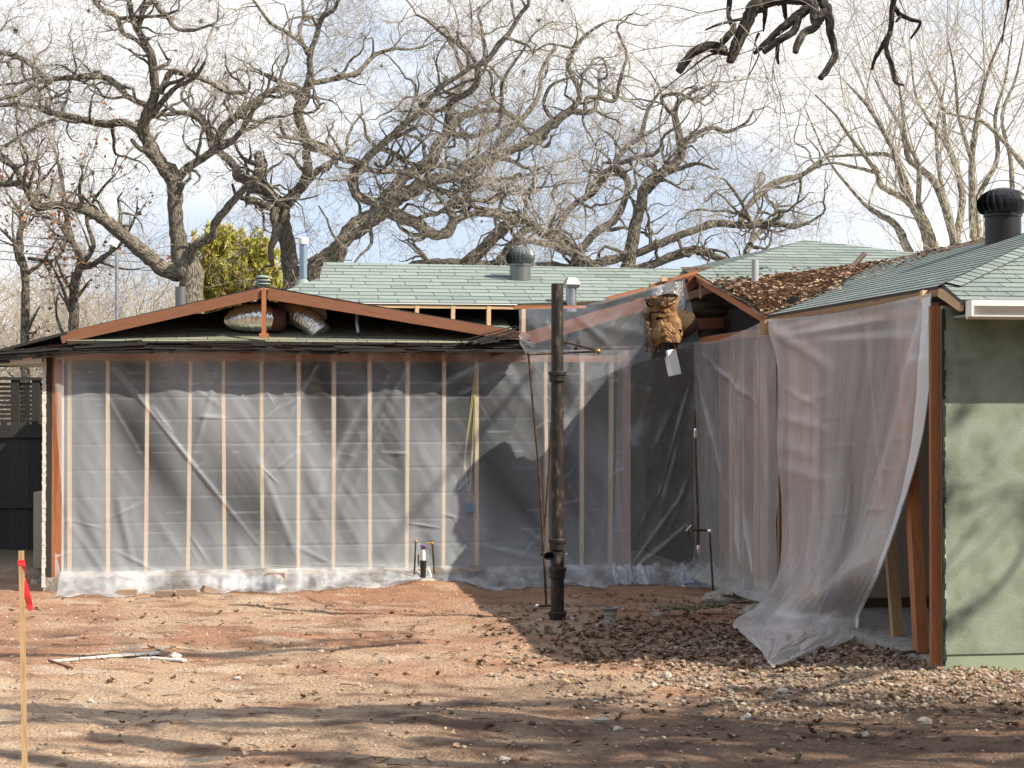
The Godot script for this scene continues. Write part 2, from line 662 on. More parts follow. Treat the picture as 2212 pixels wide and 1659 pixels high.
func up_turned(tilt: float) -> Basis:
	var ax := Vector3(rng.randf_range(-1, 1), 0.01, rng.randf_range(-1, 1)).normalized()
	return Basis(ax, rng.randf_range(-tilt, tilt)) * Basis(UP, rng.randf() * TAU)


func make_litter() -> void:
	# river gravel by the green wall
	for k in 3:
		var where := []
		var tint := []
		var n := 0
		while n < 3400:
			var x := rng.randf_range(-1.5, 5.0)
			var dep := rng.randf_range(10.4, 15.6)
			var along := -0.6 + (dep - 13.5) * 0.0
			var edge := smoothstep(0.2, 1.8, x + lump.get_noise_2d(x * 60, dep * 60) * 1.5 + (13.2 - absf(dep - 13.1)) * 0.1 - 1.32) * smoothstep(11.2, 12.3, dep + lump.get_noise_2d(x * 50, dep * 70) * 0.9) * smoothstep(15.8, 14.4, dep)
			if rng.randf() > edge + 0.015:
				continue
			n += 1
			if n % 9 == 0:
				x = rng.randf_range(-4.5, 4.0)
				dep = rng.randf_range(9.3, 18.0)
			var q := ab(Vector3(x, 0, -dep))
			if q.x > -0.02 and q.y > -7.2:
				continue
			var s := 0.006 + 0.022 * pow(rng.randf(), 2.4)
			if n % 9 == 0:
				s = 0.005 + 0.010 * pow(rng.randf(), 3.0)
			where.append(Transform3D(up_turned(0.5).scaled(Vector3(s, s, s)), Vector3(x, gy(x, dep) + s * 0.3, -dep)))
			var g := rng.randf_range(0.65, 1.15)
			var w := rng.randf()
			var cc := Vector3(0.25, 0.175, 0.12).lerp(Vector3(0.34, 0.29, 0.235), w) * g
			if rng.randf() < 0.12:
				cc = Vector3(0.14, 0.095, 0.065) * g
			tint.append(Color(cc.x, cc.y, cc.z))
		tag(scatter("gravel", pebble_mesh(40 + k), M.stone, where, tint), "loose tan river gravel spread beside the green wall", "gravel", "", "stuff")
	# pale crumbs of mortar and limestone on the bare soil
	var where := []
	var tint := []
	for i in 4200:
		var x := rng.randf_range(-5.5, 4.5)
		var dep := 9.0 + 10.4 * pow(rng.randf(), 0.8)
		if lump.get_noise_2d(x * 70 + 11, dep * 90) + rng.randf_range(-0.3, 0.3) < -0.02:
			continue
		var q := ab(Vector3(x, 0, -dep))
		if q.x > -0.05 and q.y > -7.2:
			continue
		var s := 0.003 + 0.011 * pow(rng.randf(), 3.0)
		where.append(Transform3D(up_turned(0.6).scaled(Vector3(s, s, s)), Vector3(x, gy(x, dep) + s * 0.3, -dep)))
		var g := rng.randf_range(0.7, 1.2)
		tint.append(Color(0.45 * g, 0.39 * g, 0.32 * g))
	tag(scatter("rubble_crumbs", pebble_mesh(50), M.stone, where, tint), "pale mortar crumbs scattered over the bare soil", "rubble", "", "stuff")
	# clods of the soil itself
	where = []
	tint = []
	for i in 2600:
		var x := rng.randf_range(-5.6, 4.2)
		var dep := rng.randf_range(9.0, 18.8)
		if lump.get_noise_2d(x * 60 - 70, dep * 80) + rng.randf_range(-0.35, 0.35) < 0.06:
			continue
		var q := ab(Vector3(x, 0, -dep))
		if q.x > -0.05 and q.y > -7.2:
			continue
		var s := 0.008 + 0.03 * pow(rng.randf(), 3.0)
		where.append(Transform3D(up_turned(0.7).scaled(Vector3(s, s * 0.8, s)), Vector3(x, gy(x, dep) + s * 0.15, -dep)))
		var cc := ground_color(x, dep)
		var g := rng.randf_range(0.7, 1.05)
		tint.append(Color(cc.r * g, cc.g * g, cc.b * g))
	tag(scatter("soil_clods", pebble_mesh(60), M.stone, where, tint), "crumbled clods of the reddish soil", "soil clods", "", "stuff")
	# fallen leaves
	for k in 3:
		where = []
		tint = []
		var n := 0
		while n < 1300:
			var x := rng.randf_range(-5.2, 4.6)
			var dep := rng.randf_range(9.2, 18.6)
			var dens := 0.012 + 0.95 * smoothstep(-0.5, 1.2, x + lump.get_noise_2d(x * 50, dep * 50)) * smoothstep(13.2, 14.4, dep) * smoothstep(17.2, 16.0, dep) + 0.16 * smoothstep(-0.5, 1.5, x) * smoothstep(10.0, 11.0, dep) + 0.03 * smoothstep(0.1, 0.5, lump.get_noise_2d(x * 120, dep * 160))
			if rng.randf() > dens:
				continue
			n += 1
			var q := ab(Vector3(x, 0, -dep))
			if q.x > -0.05 and q.y > -7.2:
				continue
			var s := rng.randf_range(0.035, 0.085)
			where.append(Transform3D(up_turned(0.5).scaled(Vector3(s * 0.9, s, s)), Vector3(x, gy(x, dep) + s * 0.12, -dep)))
			var g := rng.randf_range(0.55, 1.25)
			var cc := Vector3(0.13, 0.08, 0.046).lerp(Vector3(0.25, 0.175, 0.115), rng.randf()) * g
			tint.append(Color(cc.x, cc.y, cc.z))
		tag(scatter("fallen_leaves", leaf_mesh(0.25 + 0.25 * k), M.leaf, where, tint), "brown oak leaves fallen over the shaded soil", "leaves", "", "stuff")
	# grass by the green wall
	where = []
	tint = []
	var blade := MB.new()
	blade.tri(Vector3(-0.06, 0, 0), Vector3(0.06, 0, 0), Vector3(0.25, 1, 0.1))
	for i in 900:
		var x := 2.9 + rng.randf() * 1.6
		var dep := rng.randf_range(12.2, 13.3)
		if lump.get_noise_2d(x * 160, dep * 160) < 0.02:
			continue
		var s := rng.randf_range(0.02, 0.06)
		where.append(Transform3D(up_turned(0.7).scaled(Vector3(s, s, s)), Vector3(x, gy(x, dep), -dep)))
		var g := rng.randf_range(0.7, 1.3)
		tint.append(Color(0.17 * g, 0.21 * g, 0.05 * g))
	tag(scatter("grass", blade.mesh(), M.green_leaf, where, tint), "thin green grass in the gravel below the green wall", "grass", "", "stuff")
	# twigs and straw
	where = []
	tint = []
	var stick := MB.new()
	stick.tube(PackedVector3Array([Vector3(-0.5, 0, 0), Vector3(-0.1, 0.05, 0.06), Vector3(0.5, 0, 0)]), PackedFloat32Array([0.03, 0.03, 0.015]), 4)
	for i in 420:
		var x := rng.randf_range(-5.0, 4.4)
		var dep := rng.randf_range(9.2, 17.5)
		var q := ab(Vector3(x, 0, -dep))
		if q.x > -0.1 and q.y > -7.2:
			continue
		var s := rng.randf_range(0.04, 0.16)
		where.append(Transform3D(up_turned(0.15).scaled(Vector3(s, s, s)), Vector3(x, gy(x, dep) + 0.006, -dep)))
		var g := rng.randf_range(0.4, 1.1)
		tint.append(Color(0.2 * g, 0.13 * g, 0.08 * g))
	tag(scatter("fallen_twigs", stick.mesh(), M.stone, where, tint), "short dry twigs lying about on the soil", "twigs", "", "stuff")
	# rocks one can point at: [u, v, radius, paleness, label]
	var rocks := [
		[378, 1420, 0.055, 1.0, "white wedge-shaped stone at the right end of the broken white board"],
		[346, 1408, 0.035, 0.5, "small grey stone just behind the broken white board"],
		[513, 1466, 0.03, 1.0, "white cube-like chunk alone on pale sand left of centre"],
		[195, 1515, 0.028, 0.9, "small pale stone beside the scattered leaves near the stake"],
		[182, 1528, 0.022, 0.7, "tan pebble in front of the small pale stone near the stake"],
		[1995, 1562, 0.05, 0.6, "grey rock half sunk in the brown soil below the green wall"],
		[1440, 1455, 0.05, 0.9, "large pale rock at the lit edge of the gravel, lower right of the iron pipe"],
		[1210, 1460, 0.03, 0.8, "tan rock in sunlight below the iron pipe"],
		[1300, 1552, 0.045, 0.75, "grey rock in a cluster on the brown soil at bottom centre"],
		[1335, 1568, 0.035, 0.9, "pale rock beside the grey rock of the bottom centre cluster"],
		[1412, 1480, 0.03, 0.9, "white pebble beside the large pale rock"],
		[1585, 1425, 0.035, 1.0, "white stone in the gravel left of the hanging curtain tip"],
		[1690, 1492, 0.04, 0.95, "white stone standing out of the gravel below the curtain tip"],
		[1870, 1585, 0.035, 0.8, "pale stone among leaves at the lower right"],
		[1612, 1545, 0.04, 1.0, "white chalky stone in the dark soil strip at the lower right"],
		[1770, 1365, 0.0, 0.9, ""],
		[1090, 1640, 0.035, 1.0, "white stone at the bottom edge of the picture near the middle"],
		[1166, 1344, 0.03, 0.8, "mortar lump at the left foot of the iron pipe"],
		[1238, 1340, 0.03, 0.9, "mortar lump at the right foot of the iron pipe"],
		[1290, 1352, 0.025, 0.7, "flat mortar piece left of the pipe flange"],
		[1342, 1355, 0.025, 0.7, "flat mortar piece right of the pipe flange"],
		[75, 1260, 0.06, 0.7, "pale dirt clod at the foot of the house corner by the stake"],
		[1420, 1330, 0.06, 0.35, "brown clod below the plastic skirt right of the flange"],
	]
	for r in rocks:
		if r[2] == 0.0:
			continue
		var p := on_y(r[0], r[1], -0.09)
		p.y = gy(p.x, -p.z)
		var mb := MB.new()
		var g: float = 0.22 + 0.26 * r[3]
		mb.col = Color(g, g * 0.88, g * 0.76)
		mb.ball(p + UP * r[2] * 0.35, Vector3(r[2], r[2] * 0.58, r[2] * 0.72), 0.3, int(r[0]), 5, 7)
		tag(part("rock", mb.flat(), M.stone), r[4], "rock", "loose rocks on the yard")


# ---------- the house ----------

func slab(mb: MB, poly: Array, thick: float) -> void:  # a flat polygon, counter-clockwise from above, thickened downwards
	var nn := Vector3.ZERO
	for i in poly.size():
		var p: Vector3 = poly[i] - poly[0]
		var q: Vector3 = poly[(i + 1) % poly.size()] - poly[0]
		nn += p.cross(q)
	nn = nn.normalized()
	var x: Vector3 = (poly[1] - poly[0]).normalized()
	var y := nn.cross(x)
	var flat := PackedVector2Array()
	for p in poly:
		flat.append(Vector2((p - poly[0]).dot(x), (p - poly[0]).dot(y)))
	var ts := Geometry2D.triangulate_polygon(flat)
	for side in 2:
		var k := mb.v.size()
		for p in poly:
			mb.put(p - nn * thick * side, nn * (1.0 - 2.0 * side), Vector2((p - poly[0]).dot(x), (p - poly[0]).dot(y)))
		for i in range(0, ts.size(), 3):
			var p: Vector2 = flat[ts[i]]
			var ccw := (flat[ts[i + 1]] - p).cross(flat[ts[i + 2]] - p) > 0
			if ccw == (side == 0):
				mb.ix.append_array(PackedInt32Array([k + ts[i], k + ts[i + 2], k + ts[i + 1]]))
			else:
				mb.ix.append_array(PackedInt32Array([k + ts[i], k + ts[i + 1], k + ts[i + 2]]))
	for i in poly.size():
		var p: Vector3 = poly[i]
		var q: Vector3 = poly[(i + 1) % poly.size()]
		mb.quad(p - nn * thick, q - nn * thick, q, p)


func oriented(poly: Array) -> Array:
	var nn := Vector3.ZERO
	for i in poly.size():
		nn += (poly[i] - poly[0]).cross(poly[(i + 1) % poly.size()] - poly[0])
	if nn.y < 0:
		poly.reverse()
	return poly


func roof_plane(poly: Array, shingled := true, tint := Vector3(0.225, 0.276, 0.258), thick := 0.03, deck_mat: Material = null, called := "roof_slope", ex := 0.127, tab := 0.32) -> MeshInstance3D:
	poly = oriented(poly)
	var mb := MB.new()
	slab(mb, poly, thick)
	var deck := part(called, mb, deck_mat if deck_mat else M.old_wood, house)
	if not shingled:
		return deck
	var nn := Vector3.ZERO
	for i in poly.size():
		nn += (poly[i] - poly[0]).cross(poly[(i + 1) % poly.size()] - poly[0])
	nn = nn.normalized()
	var y := (UP - nn * nn.y).normalized()
	var x := y.cross(nn)
	var o: Vector3 = poly[0]
	var flat := PackedVector2Array()
	var lo := Vector2(1e9, 1e9)
	var hi := Vector2(-1e9, -1e9)
	for p in poly:
		var f := Vector2((p - o).dot(x), (p - o).dot(y))
		flat.append(f)
		lo = lo.min(f)
		hi = hi.max(f)
	var row := 0
	var yy := lo.y - 0.02
	while yy < hi.y:
		var xx := lo.x - tab * (0.5 * (row % 2) + 0.3 * rng.randf())
		while xx < hi.x:
			var wide := tab * rng.randf_range(0.92, 1.08)
			var r := PackedVector2Array([Vector2(xx + 0.004, yy), Vector2(xx + wide - 0.004, yy), Vector2(xx + wide - 0.004, yy + ex + 0.02), Vector2(xx + 0.004, yy + ex + 0.02)])
			for piece in Geometry2D.intersect_polygons(r, flat):
				var c := Vector2.ZERO
				for q in piece:
					c += q
				c /= piece.size()
				var w: Vector3 = o + x * c.x + y * c.y
				var view := (CAM - w)
				var big := absf(view.normalized().dot(nn)) / view.length_squared()
				var vis := px(w)
				if vis.x < -60 or vis.x > 2270 or view.dot(nn) < 0:
					big = 0.0
				var area := 0.0
				for i in piece.size():
					area += piece[i].cross(piece[(i + 1) % piece.size()]) * 0.5
				var g := rng.randf_range(0.87, 1.08)
				var t := tint * g
				if rng.randf() < 0.25:
					t = tint.lerp(Vector3(0.165, 0.22, 0.222), 0.6) * g
				shingle_jobs.append([big * absf(area), piece, o, x, y, nn, yy, deck, Color(t.x, t.y, t.z), ex])
			xx += wide
		yy += ex
		row += 1
	return deck


func shingle(mb: MB, j: Array) -> void:
	var piece: PackedVector2Array = j[1]
	if Geometry2D.is_polygon_clockwise(piece):
		piece.reverse()
	var o: Vector3 = j[2]
	var x: Vector3 = j[3]
	var y: Vector3 = j[4]
	var nn: Vector3 = j[5]
	var ex: float = j[9]
	var top := []
	var low := []
	for p in piece:
		var w := o + x * p.x + y * p.y
		var z: float = lerpf(0.011, 0.004, clampf((p.y - j[6]) / (ex + 0.02), 0.0, 1.0))
		top.append(w + nn * z)
		low.append(w + nn * 0.002)
	mb.col = j[8]
	var k := mb.v.size()
	var tn: Vector3 = (nn - y * 0.08).normalized()
	for i in top.size():
		mb.put(top[i], tn, piece[i])
	for i in range(1, top.size() - 1):
		mb.ix.append_array(PackedInt32Array([k, k + i + 1, k + i]))
	mb.col = Color(0.075, 0.085, 0.085)
	for i in top.size():
		var q := (i + 1) % top.size()
		mb.quad(low[i], low[q], top[q], top[i])


func lay_shingles() -> void:
	shingle_jobs.sort_custom(func(p, q): return p[0] > q[0])
	var rest := {}
	for i in shingle_jobs.size():
		var j: Array = shingle_jobs[i]
		if i < 300:
			var mb := MB.new()
			shingle(mb, j)
			part("shingle", mb, M.shingle, j[7])
		else:
			if not rest.has(j[7]):
				rest[j[7]] = MB.new()
			shingle(rest[j[7]], j)
	for deck in rest:
		tag(part("shingles", rest[deck], M.shingle, deck), "", "", "", "stuff")


func hbox(mb: MB, a0: float, a1: float, y0: float, y1: float, b0: float, b1: float) -> void:
	mb.box(Transform3D(Basis(E1, UP, -E2), hp((a0 + a1) * 0.5, (y0 + y1) * 0.5, (b0 + b1) * 0.5)), Vector3(a1 - a0, y1 - y0, b1 - b0))


func wood(called: String, p: Vector3, q: Vector3, w: float, h: float, m: Material, parent: Node = null, up := UP) -> MeshInstance3D:
	var mb := MB.new()
	var g := rng.randf_range(0.85, 1.1)
	mb.col = Color(g, g * rng.randf_range(0.96, 1.03), g * rng.randf_range(0.92, 1.05))
	mb.uo = Vector2(rng.randf() * 7, rng.randf() * 7)
	mb.beam(p, q, w, h, up)
	return part(called, mb, m, parent if parent else house)


func hwall(called: String, m: Material, a0: float, a1: float, y0: float, y1: float, b0: float, b1: float) -> MeshInstance3D:
	var mb := MB.new()
	mb.uo = Vector2(rng.randf() * 5, rng.randf() * 5)
	hbox(mb, a0, a1, y0, y1, b0, b1)
	return part(called, mb, m, house)


func make_house() -> void:
	house = thing("house", hp(0, 0, 0), "low house with one wing torn off, green shingle roofs and green stucco end wall", "house")
	var al := -7.075
	# floors
	hwall("floor_slab", M.concrete, al - 0.06, -0.03, -0.5, 0.055, -0.03, 8.0)
	hwall("floor_slab", M.concrete, -0.03, 4.1, -0.5, 0.0, -7.12, 0.0)
	# outer walls
	hwall("wall", M.stucco, al - 0.06, al - 0.035, -0.3, 2.5, -0.02, 8.0)
	hwall("wall", M.stucco, al - 0.1, 7.2, -0.3, 2.6, 8.0, 8.15)
	hwall("wall", M.stucco, 7.2, 7.35, -0.3, 2.6, -2.0, 8.15)
	hwall("wall", M.stucco, 4.1, 7.2, -0.3, 2.6, -2.0, -1.85)
	hwall("wall", M.stucco, 4.0, 4.1, -0.3, 2.6, -7.1, -2.0)
	tag(hwall("wall", M.stucco, -0.045, 4.1, 0.062, 2.6, -7.25, -7.12), "pale green stucco end wall")
	hwall("wall_base", M.stucco_smooth, -0.045, 4.1, -0.4, 0.06, -7.24, -7.13)
	# rooms inside
	hwall("partition", mat(lin(0.105, 0.115, 0.13), 0.95), al, 0.0, 0.056, 2.5, 2.6, 2.7)
	hwall("partition", M.beige, 0.4, 4.0, 0.0, 2.6, -3.65, -3.55)
	hwall("partition", M.beige, 2.6, 2.7, 0.0, 2.6, -7.1, -3.65)
	hwall("baseboard", M.old_wood, 0.4, 2.59, 0.0, 0.09, -3.68, -3.652)
	hwall("ceiling", mat(lin(0.1, 0.085, 0.07), 0.95), al, -0.02, 2.52, 2.55, 0.1, 8.0)
	hwall("ceiling", mat(lin(0.16, 0.13, 0.1), 0.95), 0.1, 4.0, 2.63, 2.66, -7.1, 0.0)
	var bb := -0.06
	while bb > -3.5:
		var wide := rng.randf_range(0.28, 0.5)
		var mb := MB.new()
		var g := rng.randf_range(0.55, 1.15)
		mb.col = Color(g, g * rng.randf_range(0.92, 1.05), g * rng.randf_range(0.9, 1.1))
		var sh := 0.24 + 0.03 * rng.randf()
		hbox(mb, sh, sh + 0.02, 0.0, 2.6, bb - wide + 0.012, bb)
		part("panel_board", mb, M.tan_board, house)
		bb -= wide
	# stud wall
	for u in [150, 233, 317, 409, 484, 566, 645, 721, 799, 880, 959, 1030, 1180, 1257, 1320]:
		var p := ab(on_b(u, 1000, 0.02))
		var lean := rng.randf_range(-0.012, 0.012)
		wood("stud", hp(p.x + lean, 0.093, 0.045), hp(p.x - lean, 2.36, 0.045), 0.038, 0.089, M.pine, house, E2)
	var pr := ab(on_b(1352, 1000, 0.02))
	tag(wood("stud", hp(pr.x, 0.056, 0.05), hp(pr.x, 2.5, 0.05), 0.085, 0.1, M.orange_wood, house, E2), "wide reddish post at the right end of the stud wall")
	wood("bottom_plate", hp(al + 0.05, 0.074, 0.045), hp(pr.x - 0.05, 0.074, 0.045), 0.089, 0.036, M.pine)
	wood("top_plate", hp(al + 0.05, 2.4, 0.045), hp(pr.x, 2.4, 0.045), 0.089, 0.075, M.orange_wood)
	wood("header", hp(al - 0.02, 2.49, -0.012), hp(-1.9, 2.49, -0.012), 0.024, 0.09, M.cedar)
	wood("corner_post", hp(al + 0.075, 0.02, 0.03), hp(al + 0.075, 2.46, 0.03), 0.1, 0.1, M.orange_wood, house, E2)
	hwall("plaster_edge", M.plaster, al + 0.128, al + 0.145, 0.03, 2.45, 0.0, 0.1)
	var edge := MB.new()
	var ye := -0.05
	while ye < 2.45:
		var hh2 := rng.randf_range(0.012, 0.05)
		var w := rng.randf_range(0.02, 0.027)
		hbox(edge, al - 0.05 - w, al - 0.04 + rng.randf() * 0.01, ye, ye + hh2, -0.034 - rng.randf() * 0.006, -0.021)
		ye += hh2
	part("broken_stucco_edge", edge, M.plaster, house)
	hwall("felt_edge", M.felt, al - 0.034, al + 0.02, 0.0, 2.45, -0.03, 0.02)
	# old deck over the left wing and the gable framed on top of it
	var bd := -0.23
	var deck_y := func(b: float) -> float: return 2.555 + 0.25 * (b - bd)
	roof_plane([hp(al + 0.2, 2.555, bd), hp(-2.02, 2.555, bd), hp(-2.02, deck_y.call(1.25), 1.25), hp(al + 0.9, deck_y.call(1.25), 1.25), hp(al + 0.25, deck_y.call(bd + 0.12), bd + 0.12), hp(al + 0.2, deck_y.call(bd + 0.05), bd + 0.05)], true, Vector3(0.27, 0.28, 0.2))
	var bg := -0.17
	var r0 := on_b(570, 621, bg)
	var l0 := on_b(144, 719, bg)
	var l1 := on_b(-70, 776, bg)
	var q0 := on_b(1112, 716, bg)
	var back := E2 * 1.5
	roof_plane([l0, r0, r0 + back, l0 + back], false, Vector3.ONE, 0.018, M.ply, "gable_sheathing")
	roof_plane([r0, q0, q0 + back, r0 + back], false, Vector3.ONE, 0.018, M.ply, "gable_sheathing")
	var cover := MB.new()
	slab(cover, oriented([l1 + UP * 0.016 - E2 * 0.03, l0 + UP * 0.016 - E2 * 0.03, l0 + UP * 0.016 + back, l1 + UP * 0.016 + back]), 0.03)
	slab(cover, oriented([l0 + UP * 0.017 + E2 * 0.006, r0 + UP * 0.017 + E2 * 0.006, r0 + UP * 0.017 + back, l0 + UP * 0.017 + back]), 0.012)
	slab(cover, oriented([r0 + UP * 0.018 + E2 * 0.006, q0 + UP * 0.018 + E2 * 0.006, q0 + UP * 0.018 + back, r0 + UP * 0.018 + back]), 0.012)
	part("gable_roof_felt", cover, M.felt, house)
	wood("gable_rafter", on_b(132, 731, bg - 0.005), on_b(563, 634, bg - 0.005), 0.04, 0.112, M.cedar)
	wood("gable_rafter", on_b(578, 635, bg - 0.005), on_b(1130, 728, bg - 0.005), 0.04, 0.112, M.cedar)
	wood("king_post", on_b(570, 725, bg - 0.03), on_b(570, 626, bg - 0.03), 0.05, 0.04, M.orange_wood, house, E2)
	wood("king_post_foot", on_b(570, 730, bg - 0.045), on_b(570, 720, bg - 0.045), 0.1, 0.07, M.orange_wood, house, E2)
	var bulk := MB.new()  # added near-black backing that keeps the attic openings dark
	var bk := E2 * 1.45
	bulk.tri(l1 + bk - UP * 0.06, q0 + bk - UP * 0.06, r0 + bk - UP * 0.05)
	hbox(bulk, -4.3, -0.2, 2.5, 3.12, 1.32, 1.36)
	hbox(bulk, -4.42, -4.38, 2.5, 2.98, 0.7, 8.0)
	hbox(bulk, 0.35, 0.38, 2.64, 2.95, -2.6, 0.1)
	part("attic_dark_backing", bulk, M.dark_attic, house)
	# torn layers of felt and shingle along the eave
	for layer in 9:
		var mb := MB.new()
		var top: float = 2.566 - layer * 0.0125
		var u := al - 0.93 + rng.randf() * 0.2
		var deep := bd - 0.012 - layer * 0.003
		while u < -1.95:
			var l := rng.randf_range(0.2, 0.85)
			var hgt := rng.randf_range(0.004, 0.016) + (0.016 if rng.randf() < 0.2 else 0.0)
			var droop := rng.randf_range(-0.022, 0.014)
			var g := rng.randf_range(0.2, 0.9)
			if (layer == 6 or layer == 1) and rng.randf() < 0.35:
				g = rng.randf_range(5, 10)
			mb.col = Color(g, g * 0.94, g * 0.88)
			var rise := -0.14 * smoothstep(al + 0.9, al - 0.95, u)
			var rise2 := -0.14 * smoothstep(al + 0.9, al - 0.95, u + l)
			if u > -2.6:
				rise = (u + 2.6) * 0.12
				rise2 = rise
			mb.beam(hp(u, top - hgt * 0.5 + rise, deep + 0.05), hp(minf(u + l, -1.93), top - hgt * 0.5 + droop + rise2, deep + 0.05 + rng.randf_range(-0.02, 0.02)), 0.1 + rng.randf() * 0.05, hgt)
			u += l * rng.randf_range(0.85, 1.05)
		part("torn_felt_layer", mb, M.felt, house)
	for i in 9:  # rolled up felt at the right end
		var mb := MB.new()
		var g := rng.randf_range(0.5, 1.6)
		mb.col = Color(g, g * 0.94, g * 0.88)
		var p := on_b(995 + i * 6, 738 + rng.randf_range(-4, 6), bd - 0.05)
		var q := on_b(1118 + rng.randf_range(-6, 8), 704 + i * 3, bd - 0.06)
		mb.beam(p, (p + q) * 0.5 + Vector3(0, rng.randf_range(-0.02, 0.02), 0), 0.08, 0.014)
		mb.beam((p + q) * 0.5, q, 0.07, 0.012)
		part("torn_felt_strip", mb, M.felt, house)
	hwall("soffit", M.white_paint, al - 0.85, al - 0.07, 2.33, 2.345, -0.12, 2.0)
	hwall("fascia", M.white_paint, al - 0.62, al - 0.07, 2.33, 2.44, -0.16, -0.125)
	# middle roof
	var cn := (UP - E2 * 0.252).normalized()
	var co := hp(0, 3.036, 0.6)
	var cpoly := [on_plane(612, 630, co, cn), hp(-4.35, 3.036, 0.6), hp(-1.9, 3.036, 0.6), on_plane(1300, 651, co, cn), on_plane(1492, 597, co, cn), hp(0.6, 3.64, 3.0), on_plane(700, 567, co, cn), on_plane(690, 602, co, cn)]
	roof_plane(cpoly, true, Vector3(0.245, 0.298, 0.276), 0.03, null, "roof_slope", 0.225, 0.44)
	var g0 := hp(0, 3.36, 0)
	var hh := hp(2.24, 4.04, 3)
	var mm := hp(0.6, 3.64, 3)
	roof_plane([hh, mm, g0], true, Vector3(0.225, 0.276, 0.258), 0.03, null, "roof_slope", 0.25, 0.44)
	wood("eave_board", hp(-4.5, 3.005, 0.6), hp(-1.95, 2.995, 0.6), 0.02, 0.035, M.pine)
	hwall("drip_edge", M.white_paint, -4.4, -1.95, 3.026, 3.036, 0.575, 0.598)
	for e in [[752, 14], [820, 24], [900, 34], [978, 44], [1055, 52], [1130, 60]]:
		var t := on_b(e[0], 661, 0.63)
		wood("rafter_tail", t, t - UP * e[1] * 0.0052, 0.045, 0.09, M.pine, house, E2)
	# roofs behind: closed so that no sky lights the attic
	roof_plane([hp(-4.05, 3.63, 3.01), hp(0.6, 3.63, 3.01), hp(0.6, 2.62, 8.2), hp(-4.05, 2.62, 8.2)], false, Vector3.ONE, 0.03, M.shingle, "rear_roof_slope")
	roof_plane([mm - UP * 0.01, hh - UP * 0.01, hp(0.6, 2.62, 8.2)], false, Vector3.ONE, 0.03, M.shingle, "rear_roof_slope")
	roof_plane([hh - UP * 0.01, hp(0.6, 2.62, 8.2), hp(7.4, 2.62, 8.2)], false, Vector3.ONE, 0.03, M.shingle, "rear_roof_slope")
	roof_plane([hh - UP * 0.01, hp(7.4, 2.62, 8.2), hp(7.24, 2.9, -2.0)], false, Vector3.ONE, 0.03, M.shingle, "rear_roof_slope")
	# right wing: big front slope, front hip roof
	var fy := func(b: float) -> float: return 2.74 + 0.225 * (b + 2.76)
	roof_plane([hp(0, 2.74, -2.76), hp(2.05, fy.call(0.427), 0.427), hp(4.1, fy.call(-2.0), -2.0), hp(7.24, fy.call(-2.0), -2.0), hh, g0], true, Vector3(0.225, 0.276, 0.258), 0.03, null, "roof_slope", 0.25, 0.44)
	var ry := 2.75 + 0.345 * 2.05
	roof_plane([hp(0, 2.75, -7.173), hp(2.05, ry, -5.123), hp(2.05, ry, 0.427), hp(0, 2.75, -2.76)])
	roof_plane([hp(-0.03, 2.62, -7.55), hp(4.3, 2.62, -7.55), hp(4.1, 2.75, -7.173), hp(2.05, ry, -5.123), hp(0, 2.75, -7.173)])
	roof_plane([hp(4.1, 2.75, -7.173), hp(4.1, 2.75, -2.0), hp(2.05, ry, 0.42), hp(2.05, ry, -5.123)], false, Vector3.ONE, 0.03, M.shingle, "rear_roof_slope")
	for i in 26:  # cap shingles on the front hip
		var t := i / 26.0
		var p := hp(0.02, 2.765, -7.17).lerp(hp(2.05, ry + 0.015, -5.12), t)
		var q := hp(0.02, 2.765, -7.17).lerp(hp(2.05, ry + 0.015, -5.12), t + 0.055)
		var w := (E1 - E2).normalized()
		var mb := MB.new()
		var g := rng.randf_range(0.75, 1.1)
		mb.col = Color(0.225 * g, 0.276 * g, 0.258 * g)
		mb.quad(p - w * 0.0 + UP * 0.014, p + w * 0.11 - UP * 0.016, q + w * 0.11 - UP * 0.022, q + UP * 0.006)
		mb.quad(p - w * 0.11 - UP * 0.016, p + UP * 0.014, q + UP * 0.006, q - w * 0.11 - UP * 0.022)
		part("hip_cap", mb, M.shingle, house)
	# cut edges of the right wing's roof
	wood("rake_board", hp(-0.012, 3.315, -0.02), hp(-0.012, 2.705, -2.74), 0.024, 0.07, M.orange_wood)
	wood("cut_edge_board", hp(-0.01, 2.70, -2.78), hp(-0.01, 2.705, -7.15), 0.022, 0.05, M.ply)
	wood("cut_edge_board", hp(-0.015, 2.705, -7.13), hp(-0.015, 2.575, -7.53), 0.03, 0.06, M.pine)
	wood("ridge_hanger", on_a(1497, 605, 0.02), on_a(1497, 622, 0.02), 0.03, 0.02, M.pine, house, E1)
	wood("ridge_hanger", on_a(1512, 603, 0.02), on_a(1513, 645, 0.02), 0.03, 0.02, M.pine, house, E1)
	wood("collar_tie", on_a(1474, 645, 0.12), on_a(1545, 622, 0.12), 0.04, 0.09, M.cedar)
	wood("gable_rafter", on_b(1056, 757, -0.1), on_b(1405, 652, -0.1), 0.04, 0.15, M.redwood)
	wood("gable_rafter", on_b(1455, 640, -0.06), on_b(1506, 597, -0.06), 0.04, 0.14, M.redwood)
	for e in [[1110, 664, 1265, 663], [1310, 645, 1392, 624], [1403, 619, 1452, 603], [1428, 610, 1506, 588]]:
		wood("roof_edge_board", on_b(e[0], e[1], -0.16), on_b(e[2], e[3], -0.16), 0.06, 0.035, M.orange_wood)
	wood("purlin_end", on_b(1428, 604, -0.2), on_b(1440, 602, -0.2), 0.06, 0.05, M.pine)
	wood("ceiling_joist", on_b(1440, 702, -0.12), on_b(1562, 697, -0.12), 0.04, 0.12, M.redwood)
	wood("joist_block", on_b(1482, 724, -0.13), on_b(1482, 704, -0.13), 0.05, 0.05, M.pine, house, E2)
